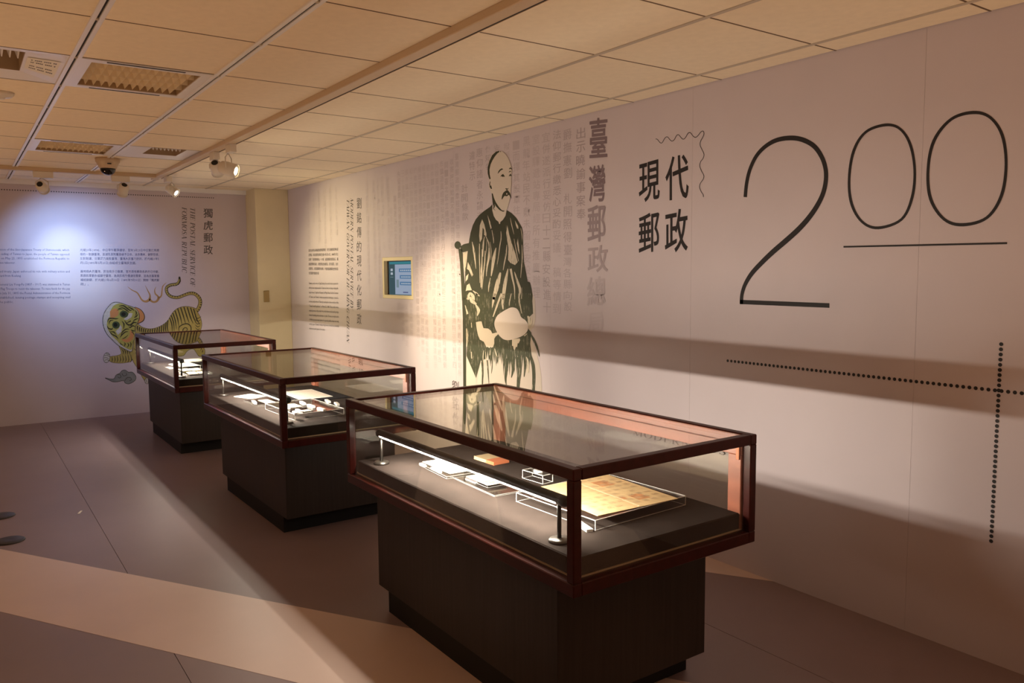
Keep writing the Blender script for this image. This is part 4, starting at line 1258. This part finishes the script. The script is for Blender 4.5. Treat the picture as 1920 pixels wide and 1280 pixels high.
for pts, wd in (([(560, 0), (540, 110), (530, 170)], [36, 22, 4]), ([(640, 0), (590, 140), (540, 280)], [20, 22, 10]), ([(670, 0), (655, 110), (660, 190)], [30, 30, 8]), ([(760, 0), (740, 90), (735, 150)], [8, 12, 4]), ([(850, 0), (855, 90), (885, 240)], [8, 18, 6]),
                ([(265, 40), (290, 90), (340, 130)], [20, 50, 16]), ([(330, 130), (365, 200), (350, 270)], [8, 40, 6]), ([(330, 0), (365, 20)], [20, 6]), ([(205, 140), (222, 200), (235, 246)], [4, 16, 24]), ([(222, 420), (228, 520), (226, 640)], [10, 22, 6]), ([(280, 350), (284, 410)], [8, 8]), ([(280, 700), (284, 780)], [8, 10]),
                ([(430, 680), (420, 760), (428, 860)], [4, 10, 3]), ([(560, 660), (575, 720), (590, 760)], [4, 14, 6]), ([(505, 680), (500, 740)], [4, 8]), ([(955, 270), (985, 330), (965, 420)], [10, 60, 16]), ([(915, 510), (950, 480)], [14, 6]), ([(450, 700), (455, 790), (450, 850)], [4, 9, 3]), ([(940, 760), (960, 830), (955, 950)], [6, 28, 30])):
    pr.stroke(pts, wd)
pr.build('gown_fold', M_skin_t, fig)
# head, neck, hands, fan
pr = Print(fw_(fB, 5)); pr.poly([(602, 20), (590, 100), (612, 180), (640, 226), (672, 250), (682, 282), (694, 282), (698, 252), (735, 222), (768, 170), (778, 100), (790, 0)]); pr.build('neck', M_skin, fig)
pr = Print(fw_(fA, 6))
pr.poly(smooth_loop([(700, 208), (765, 232), (820, 285), (862, 360), (890, 440), (908, 530), (906, 620), (900, 700), (906, 780), (896, 850), (892, 930), (882, 1010), (862, 1090), (846, 1160), (815, 1222), (770, 1246), (705, 1222), (640, 1150), (600, 1060), (580, 960),
                     (556, 925), (530, 860), (516, 780), (524, 710), (500, 600), (500, 480), (530, 350), (580, 270), (640, 222)], 3)); pr.build('head', M_skin, fig)
pr = Print(fw_(fA, 7))
pr.poly([(695, 208), (640, 220), (572, 284), (524, 388), (497, 490), (497, 590), (514, 660), (530, 698), (548, 684), (532, 610), (528, 530), (548, 440), (580, 370), (620, 305), (662, 252), (696, 228)])
pr.poly([(538, 728), (524, 775), (532, 825), (555, 862), (571, 856), (556, 795), (546, 812), (538, 775), (546, 740)]); pr.poly([(668, 604), (682, 556), (710, 522), (742, 506), (766, 526), (742, 532), (712, 552), (692, 580)])
pr.poly([(860, 516), (885, 491), (912, 508), (916, 536), (895, 515), (875, 522)]); pr.poly([(852, 578), (880, 548), (902, 565), (880, 570)]); pr.poly([(714, 660), (730, 622), (762, 603), (785, 634), (789, 658), (770, 645), (760, 657), (745, 648), (730, 642)])
pr.poly([(857, 644), (872, 616), (888, 598), (905, 622), (906, 644), (885, 636)]); pr.poly([(798, 856), (815, 845), (830, 856), (860, 843), (842, 870), (820, 876)]); pr.ellipse(716, 220, 8, 9, n=8)
pr.poly(smooth_loop([(735, 1035), (745, 970), (768, 922), (808, 890), (834, 878), (862, 905), (886, 950), (902, 1030), (884, 1000), (862, 962), (840, 978), (818, 986), (790, 980), (770, 1000), (750, 1035)], 2))
pr.poly([(566, 935), (586, 940), (604, 1010), (636, 1085), (692, 1172), (742, 1226), (795, 1236), (760, 1252), (700, 1222), (640, 1160), (600, 1090), (590, 1150), (580, 1080)])
pr.stroke([(590, 1080), (610, 1150), (600, 1200), (630, 1230)], [20, 26, 10, 3])
pr.build('face_ink', M_gown, fig)
pr = Print(fw_(fA, 8)); pr.ellipse(825, 945, 10, 14, n=8); pr.build('lip', M_skin, fig)
pr = Print(fw_(fC, 5)); pr.poly([(335, 345), (370, 336), (402, 335), (412, 372), (426, 416), (480, 420), (515, 445), (532, 480), (592, 466), (600, 490), (568, 520), (555, 545), (556, 600), (542, 642), (522, 650), (510, 640), (494, 654), (478, 640), (462, 645), (430, 580), (382, 552), (360, 500), (345, 430)])
pr.poly([(768, 552), (860, 538), (866, 560), (846, 600), (836, 596), (830, 642), (816, 640), (798, 682), (786, 660), (782, 630), (768, 628)]); pr.build('hand', M_skin, fig)
M_fan = mat('fan_print_pale', (0.66, 0.57, 0.55), 0.55, spec=0.3)
pr = Print(fw_(fC, 6)); pr.poly(smooth_loop([(556, 360), (568, 310), (595, 262), (645, 225), (700, 192), (760, 167), (812, 175), (842, 202), (862, 246), (882, 288), (925, 318), (952, 355), (962, 405), (952, 450), (915, 494), (860, 524), (800, 545), (728, 560), (668, 550), (622, 512), (588, 465), (564, 410)], 3)); pr.build('fan', M_fan, fig)

# ------------------------------------------------------------------ prints on the back wall
M_blueink = mat('navy_print_ink', (0.10, 0.10, 0.20), 0.6)
para(['lusion of the Sino-Japanese Treaty of Shimonoseki, which', 'e ceding of Taiwan to Japan, the people of Taiwan opposed', 'd on May 25, 1895 established the Formosa Republic to', 'nese takeover.', '', 'said treaty, Japan enforced its rule with military action and', 'ward from Keelung.', '', 'General Liu Yong-Fu (1837 - 1917) was stationed in Tainan', 'k Flag Troops to resist the takeover. To raise funds for the pay', '  on July 31, 1895 the Postal Administration of the Formosa', ' established, issuing postage stamps and accepting mail', 'the public.'],
     (-3, 464.5), (129.5, 465.5), (-3, 571), (132, 570), backpt(.001), M_blueink, 'English text panel cut by the left edge on the back wall', .70, last=[(3, .23), (6, .31), (12, .20)])
para(['光緒20年(1894)，中日甲午戰爭爆發，翌年3月23日中日簽訂馬關', '條約－割讓臺灣、澎湖及其附屬島嶼予日本。消息傳來，朝野悲憤，', '反對割讓。日軍武力進駐臺灣，臺灣人民奮力抵抗，於光緒21年5', '月2日(1895年5月25日)自組成立臺灣民主國。', '', '遍地烽火的臺灣，民信局多已歇業，官方原有郵政系統亦已中斷。', '黑旗將軍劉永福鎮守臺南，為商民和外僑通信需要，並為自籌軍備', '補給餉銀，於光緒21年6月10日（1895年7月31日）開辦「獨虎郵', '政」。'],
     (150, 466), (298, 466.5), (151, 538), (298.5, 538.5), backpt(.001), M_blueink, 'Chinese text panel above the tiger head on the back wall', .66, last=[(3, .70), (8, .10)])
L = Lettering()
for i, ch in enumerate('獨虎郵政'):
    t0 = 390.5 + i * 22.9
    L.add(glyphs(ch, bold=.008, res=3), on_y(381.5 + i * .1, t0 + 17.5, YB - .001), on_y(398.8 + i * .1, t0 + 17.7, YB - .001), on_y(381.5 + i * .1, t0, YB - .001))
tag(L.build('wall_lettering', M_ink2), 'vertical Chinese title of four characters on the back wall above the tiger tail', 'wall lettering')
L = rot_line('THE POSTAL SERVICE OF', 356.5, 366, 390, 538, backpt(.001)); L2 = rot_line('FORMOSA REPUBLIC', 341, 350.5, 388, 512, backpt(.001))
n = len(L.v); L.v += L2.v; L.f += [tuple(i + n for i in q_) for q_ in L2.f]
tag(L.build('wall_lettering', M_ink2), 'two vertical italic English lines on the back wall left of the four characters', 'wall lettering')
q = Print(backpt(.001)); a = on_y(-2, 355, YB); b = on_y(400, 371, YB); n = 92
for i in range(n):
    p = a.lerp(b, i / (n - 1)); v = [q.bm.verts.new((p.x + .0062 * math.cos(2 * PI * k / 8), YB - .001, p.z + .0062 * math.sin(2 * PI * k / 8))) for k in range(8)]; q.bm.faces.new(v)
tag(q.build('dotted_line', M_ink2), 'row of small printed dots high on the back wall', 'wall graphic')

# tiger
M_ty = mat('tiger_yellow', (0.43, 0.34, 0.10), 0.55, noise=(30, .10), spec=0.3)
M_td = mat('tiger_stripe_ink', (0.045, 0.038, 0.018), 0.55, spec=0.3)
M_to = mat('tiger_orange', (0.60, 0.26, 0.09), 0.55, spec=0.3)
M_tg = mat('tiger_eye_green', (0.06, 0.085, 0.035), 0.55, spec=0.3)
M_tgd = mat('tiger_pupil', (0.012, 0.014, 0.01), 0.55, spec=0.3)
M_tw = mat('tiger_pale', (0.56, 0.53, 0.47), 0.55, noise=(120, .15), spec=0.3)
M_tgr = mat('tiger_head_green', (0.42, 0.38, 0.09), 0.55, noise=(30, .10), spec=0.3)
M_tf = mat('tiger_flame_ochre', (0.48, 0.27, 0.10), 0.55, spec=0.3)
M_cl = mat('cloud_grey', (0.24, 0.25, 0.24), 0.55, noise=(20, .12), spec=0.3)
tg = empty('tiger_mural', (-1.4, YB, 1.0)); tag(tg, 'yellow striped tiger with a curling tail painted on the back wall', 'wall graphic')
to_ = Vector((-1.4, YB, 1.0)); fT = crop(180, 520, 6.4)


def tw(lay):
    g = backpt(.0010 + .0004 * lay, fT); return lambda x, y: g(x, y) - to_


body = [(480, 560), (560, 600), (640, 617), (720, 606), (800, 570), (860, 520), (900, 455), (935, 408), (985, 370), (1055, 350), (1130, 354), (1195, 376), (1225, 430), (1255, 490), (1268, 560), (1258, 620), (1238, 680), (1234, 730), (1255, 790), (1290, 840), (1306, 880), (1295, 930), (1240, 945), (1205, 900), (1175, 860), (1130, 860),
        (1085, 890), (1050, 935), (985, 940), (985, 890), (960, 800), (925, 730), (905, 690), (840, 684), (740, 690), (640, 696), (560, 720), (520, 800), (510, 900), (520, 1000), (545, 1090), (600, 1180), (630, 1230), (600, 1250), (560, 1200), (500, 1090), (450, 1010), (430, 930), (430, 880), (380, 840), (440, 700)]
pr = Print(tw(0)); pr.stroke(body, 9, True, True)
arm = [(280, 820), (300, 880), (300, 918), (250, 938), (190, 946), (165, 960), (165, 1000), (200, 1018), (280, 1026), (360, 1020), (425, 1000), (440, 940), (425, 870), (350, 830)]
pr.stroke(arm, 7, True, True)
tailp = [(1001, -10), (1000, 40), (970, 78), (900, 90), (850, 120), (852, 180), (900, 228), (980, 240), (1060, 212), (1130, 190), (1190, 200), (1240, 250), (1250, 310), (1225, 380), (1190, 410)]
pr.stroke(tailp, [18, 34, 36, 38, 38, 38, 38, 38, 38, 40, 42, 44, 46, 48, 50])
pr.build('outline', M_td, tg)
pr = Print(tw(1)); pr.poly(smooth_loop(body, 3)); pr.poly(smooth_loop(arm, 3)); pr.stroke([(1000, 24)] + tailp[2:], [14, 20, 22, 24, 24, 24, 24, 26, 28, 30, 32, 34, 34, 40]); pr.build('coat', M_ty, tg)
# ears behind head, head, muzzle
pr = Print(tw(2)); pr.poly(smooth_loop([(455, 358), (520, 372), (562, 408), (586, 460), (578, 512), (545, 540), (485, 552), (470, 460)], 3)); pr.build('ear_outline', M_td, tg)
pr = Print(tw(3)); pr.poly(smooth_loop([(460, 364), (520, 379), (556, 413), (578, 460), (570, 506), (540, 532), (485, 544), (472, 460)], 3)); pr.build('ear', M_to, tg)
head = [(235, 296), (300, 306), (360, 328), (430, 350), (480, 378), (515, 430), (520, 490), (498, 545), (470, 600), (470, 680), (450, 760), (440, 850), (420, 890), (350, 862), (290, 830), (240, 790), (190, 740), (140, 690), (105, 630), (85, 560), (82, 490), (105, 415), (150, 350), (190, 310)]
pr = Print(tw(4)); pr.stroke(head, 7, True, True); pr.build('outline', M_td, tg)
pr = Print(tw(4)); pr.poly(smooth_loop(head, 3)); pr.build('muzzle', M_tw, tg)
inner = [(250, 318), (300, 312), (360, 334), (430, 356), (478, 384), (510, 432), (515, 490), (494, 543), (466, 600), (466, 680), (447, 760), (436, 842), (412, 868), (340, 835), (285, 795), (250, 755), (192, 700), (146, 630), (130, 565), (142, 500), (180, 450), (176, 400), (205, 345)]
pr = Print(tw(5)); pr.poly(smooth_loop(inner, 3)); pr.build('face', M_tgr, tg)
pr = Print(tw(6))
for pts, wd in (([(275, 345), (330, 340), (380, 375), (410, 395), (432, 390)], [4, 12, 14, 10, 3]), ([(265, 375), (320, 365), (370, 395), (400, 420)], [4, 10, 12, 3]), ([(380, 350), (430, 375), (460, 400)], [4, 12, 3]), ([(470, 395), (485, 425), (475, 460)], [3, 12, 3]), ([(505, 440), (480, 470), (455, 480)], [3, 12, 3]),
                ([(510, 490), (470, 505), (440, 530)], [3, 12, 3]), ([(490, 545), (450, 540), (415, 570), (380, 560)], [4, 14, 16, 4]), ([(470, 590), (440, 580), (410, 600), (395, 590)], [4, 12, 10, 3]), ([(310, 520), (335, 560), (330, 620)], [3, 13, 3]), ([(340, 515), (370, 555), (395, 580)], [3, 12, 3]), ([(370, 545), (420, 520)], [4, 12]),
                ([(140, 540), (150, 500), (190, 490), (240, 495), (270, 490)], [3, 10, 12, 10, 3]), ([(155, 560), (170, 520), (210, 512)], [3, 11, 3]), ([(135, 580), (150, 610), (190, 620), (200, 600)], [3, 11, 11, 3]), ([(175, 650), (215, 655), (240, 690)], [3, 12, 3]), ([(160, 640), (190, 680), (225, 690)], [3, 11, 3]), ([(200, 695), (240, 705), (268, 740)], [3, 13, 3]),
                ([(300, 690), (320, 650), (360, 620), (400, 620)], [3, 10, 10, 3]), ([(290, 720), (310, 690), (350, 655), (385, 650)], [3, 10, 10, 3]), ([(310, 740), (350, 720), (385, 690)], [3, 8, 3]), ([(335, 830), (350, 800), (340, 780)], [3, 10, 3]), ([(375, 840), (392, 810), (378, 785)], [3, 10, 3]), ([(410, 840), (420, 800), (410, 775)], [3, 10, 3]),
                ([(290, 780), (300, 800), (330, 815)], [3, 9, 3]), ([(470, 640), (440, 640), (420, 625)], [3, 12, 3]), ([(460, 690), (440, 660), (425, 655)], [3, 10, 3]), ([(240, 400), (290, 380), (330, 395)], [3, 8, 3])):
    pr.stroke(pts, [q_ * 1.35 for q_ in wd])
pr.build('face_stripe', M_td, tg)
pr = Print(tw(6)); pr.poly(smooth_loop([(405, 632), (440, 660), (452, 705), (425, 755), (375, 778), (322, 762), (310, 735), (355, 742), (395, 712), (408, 670)], 3)); pr.poly(smooth_loop([(170, 405), (195, 385), (225, 372), (262, 385), (272, 415), (262, 455), (230, 475), (195, 488), (172, 470), (168, 435)], 3)); pr.build('nose_and_ear', M_to, tg)
pr = Print(tw(7)); pr.ellipse(336, 440, 52, 42, .1); pr.ellipse(240, 570, 46, 44, .2); eye_ = pr.build('eye', M_tg, tg)
pr = Print(tw(8)); pr.ellipse(330, 440, 27, 24); pr.ellipse(234, 568, 24, 25); pr.build('pupil', M_tgd, eye_)
pr = Print(tw(7)); pr.poly([(330, 500), (375, 470), (400, 425), (440, 430), (425, 478), (370, 512)]); pr.poly([(236, 645), (275, 610), (292, 565), (310, 600), (305, 650), (262, 688)]); pr.build('cheek', M_tw, tg)
# body stripes
pr = Print(tw(3))
top = [(500, 578), (525, 592), (550, 600), (575, 608), (600, 613), (628, 617), (655, 617), (682, 614), (710, 608), (738, 600), (765, 588), (792, 574), (818, 556), (842, 536), (864, 512), (884, 482), (902, 452), (922, 424), (948, 396), (980, 372), (1016, 358), (1055, 352), (1095, 354), (1135, 360), (1170, 372)]
for i, (x, y) in enumerate(top):
    L_ = 66 if i < 8 else 90 + (i - 8) * 13
    if i < 15:
        bend = 14 + i * 1.0; pts = [(x, y + 2), (x - 4 - i * .3, y + L_ * .5), (x + bend * .3, y + L_)]
    else:
        sl = (i - 14) * 7; pts = [(x, y + 2), (x + 24 + sl * .25, y + L_ * .45), (x + 26 + sl * .8, y + min(L_, 200))]
    pr.stroke(pts, [13, 14, 3])
for k in range(7): pr.stroke([(1000 + k * 34, 690 + (k % 2) * 8), (990 + k * 36, 760), (1000 + k * 32, 850 - (k % 3) * 20)], [5, 16, 4])
for k in range(5): pr.stroke([(940 + k * 14, 730 + k * 4), (965 + k * 10, 780), (985 + k * 8, 840)], [3, 9, 3])
for k in range(6): pr.stroke([(1262 - k * 4, 470 + k * 36), (1220, 490 + k * 34), (1190, 470 + k * 32)], [3, 10, 3])
for k in range(4): pr.stroke([(1215 + k * 22, 760 + k * 34), (1232 + k * 16, 800 + k * 28), (1222 + k * 16, 830 + k * 24)], [3, 10, 3])
pr.stroke([(1000, 660), (996, 600), (1040, 566), (1096, 556), (1135, 585), (1138, 640), (1100, 676), (1058, 668), (1042, 634), (1062, 604), (1090, 608), (1094, 632), (1076, 642)], [4, 10, 12, 13, 12, 12, 11, 11, 11, 10, 9, 8, 4])
for k in range(8): pr.stroke([(190 + k * 32, 950 - k * 4), (196 + k * 33, 985), (188 + k * 32, 1018)], [4, 10, 3])
for k in range(4): pr.stroke([(300 + k * 30, 850 + k * 8), (330 + k * 25, 890), (320 + k * 28, 925)], [3, 11, 3])
for k in range(6): pr.stroke([(455 + k * 12, 850 + k * 50), (490 + k * 12, 880 + k * 46), (505 + k * 14, 860 + k * 48)], [3, 11, 3])
for k in range(6): pr.stroke([(470 + k * 8, 700 + k * 14), (500, 730 + k * 20), (508, 700 + k * 20)], [3, 10, 3])
TP, TW = catmull(tailp, [30] * len(tailp), False, 5)
for i in range(5, len(TP) - 3, 2):
    dx, dy = TP[i + 1][0] - TP[i - 1][0], TP[i + 1][1] - TP[i - 1][1]; l = math.hypot(dx, dy); nx, ny = -dy / l, dx / l
    pr.stroke([(TP[i][0] - nx * 19, TP[i][1] - ny * 19), (TP[i][0] + nx * 3, TP[i][1] + ny * 3)], [13, 4], False)
pr.build('coat_stripe', M_td, tg)
pr = Print(tw(2)); pr.ellipse(128, 962, 42, 64, .15); pr.ellipse(612, 1240, 30, 38); pr.build('outline', M_td, tg)
pr = Print(tw(3)); pr.ellipse(128, 962, 37, 58, .15); pr.ellipse(612, 1240, 25, 33); pr.build('paw', M_tw, tg)
pr = Print(tw(4))
for pts in ([(100, 940), (130, 932), (165, 950)], [(96, 965), (125, 962), (150, 975)], [(105, 995), (130, 985), (155, 1000)], [(120, 905), (140, 920), (165, 925)], [(600, 1215), (604, 1240), (600, 1265)], [(622, 1212), (628, 1240), (622, 1266)]): pr.stroke(pts, 5)
pr.build('toe_line', M_td, tg)
pr = Print(tw(0))
for pts, wd in (([(380, 110), (430, 150), (490, 180), (520, 220), (545, 262), (575, 285), (610, 285), (640, 262), (648, 215), (625, 165), (590, 95)], [2, 10, 15, 16, 18, 22, 28, 30, 18, 12, 2]), ([(640, 260), (680, 292), (722, 288), (748, 255), (742, 225), (712, 195), (704, 150), (720, 112)], [28, 22, 24, 30, 20, 16, 10, 2]),
                ([(745, 250), (782, 222), (792, 160), (802, 105), (845, 60)], [28, 18, 14, 12, 2])): pr.stroke(pts, wd)
tag(pr.build('flame_mural', M_tf), 'ochre flame wisps painted above the tiger back', 'wall graphic'); bpy.data.objects['flame_mural'].location = to_
cl = empty('cloud_mural', to_); tag(cl, 'small grey scroll cloud painted under the tiger paw', 'wall graphic')
cp = [(110, 1205), (160, 1215), (215, 1214), (240, 1172), (285, 1148), (312, 1118), (350, 1110), (388, 1134), (430, 1134), (460, 1156), (480, 1192), (470, 1232), (430, 1262), (390, 1276), (350, 1266), (330, 1238), (262, 1250), (205, 1252), (160, 1232)]
pr = Print(tw(0)); pr.poly(smooth_loop(cp, 3)); pr.build('fill', M_cl, cl)
pr = Print(tw(1)); pr.stroke(cp, 5, True, True); pr.stroke([(250, 1165), (285, 1165), (300, 1190), (280, 1205), (262, 1192)], 5); pr.stroke([(312, 1150), (330, 1180), (365, 1170), (362, 1148)], 5); pr.stroke([(345, 1240), (370, 1205), (410, 1200), (425, 1225), (400, 1240)], 5); pr.build('outline', M_td, cl)

if _to.name in COL.objects: COL.objects.unlink(_to)
bpy.data.objects.remove(_to)
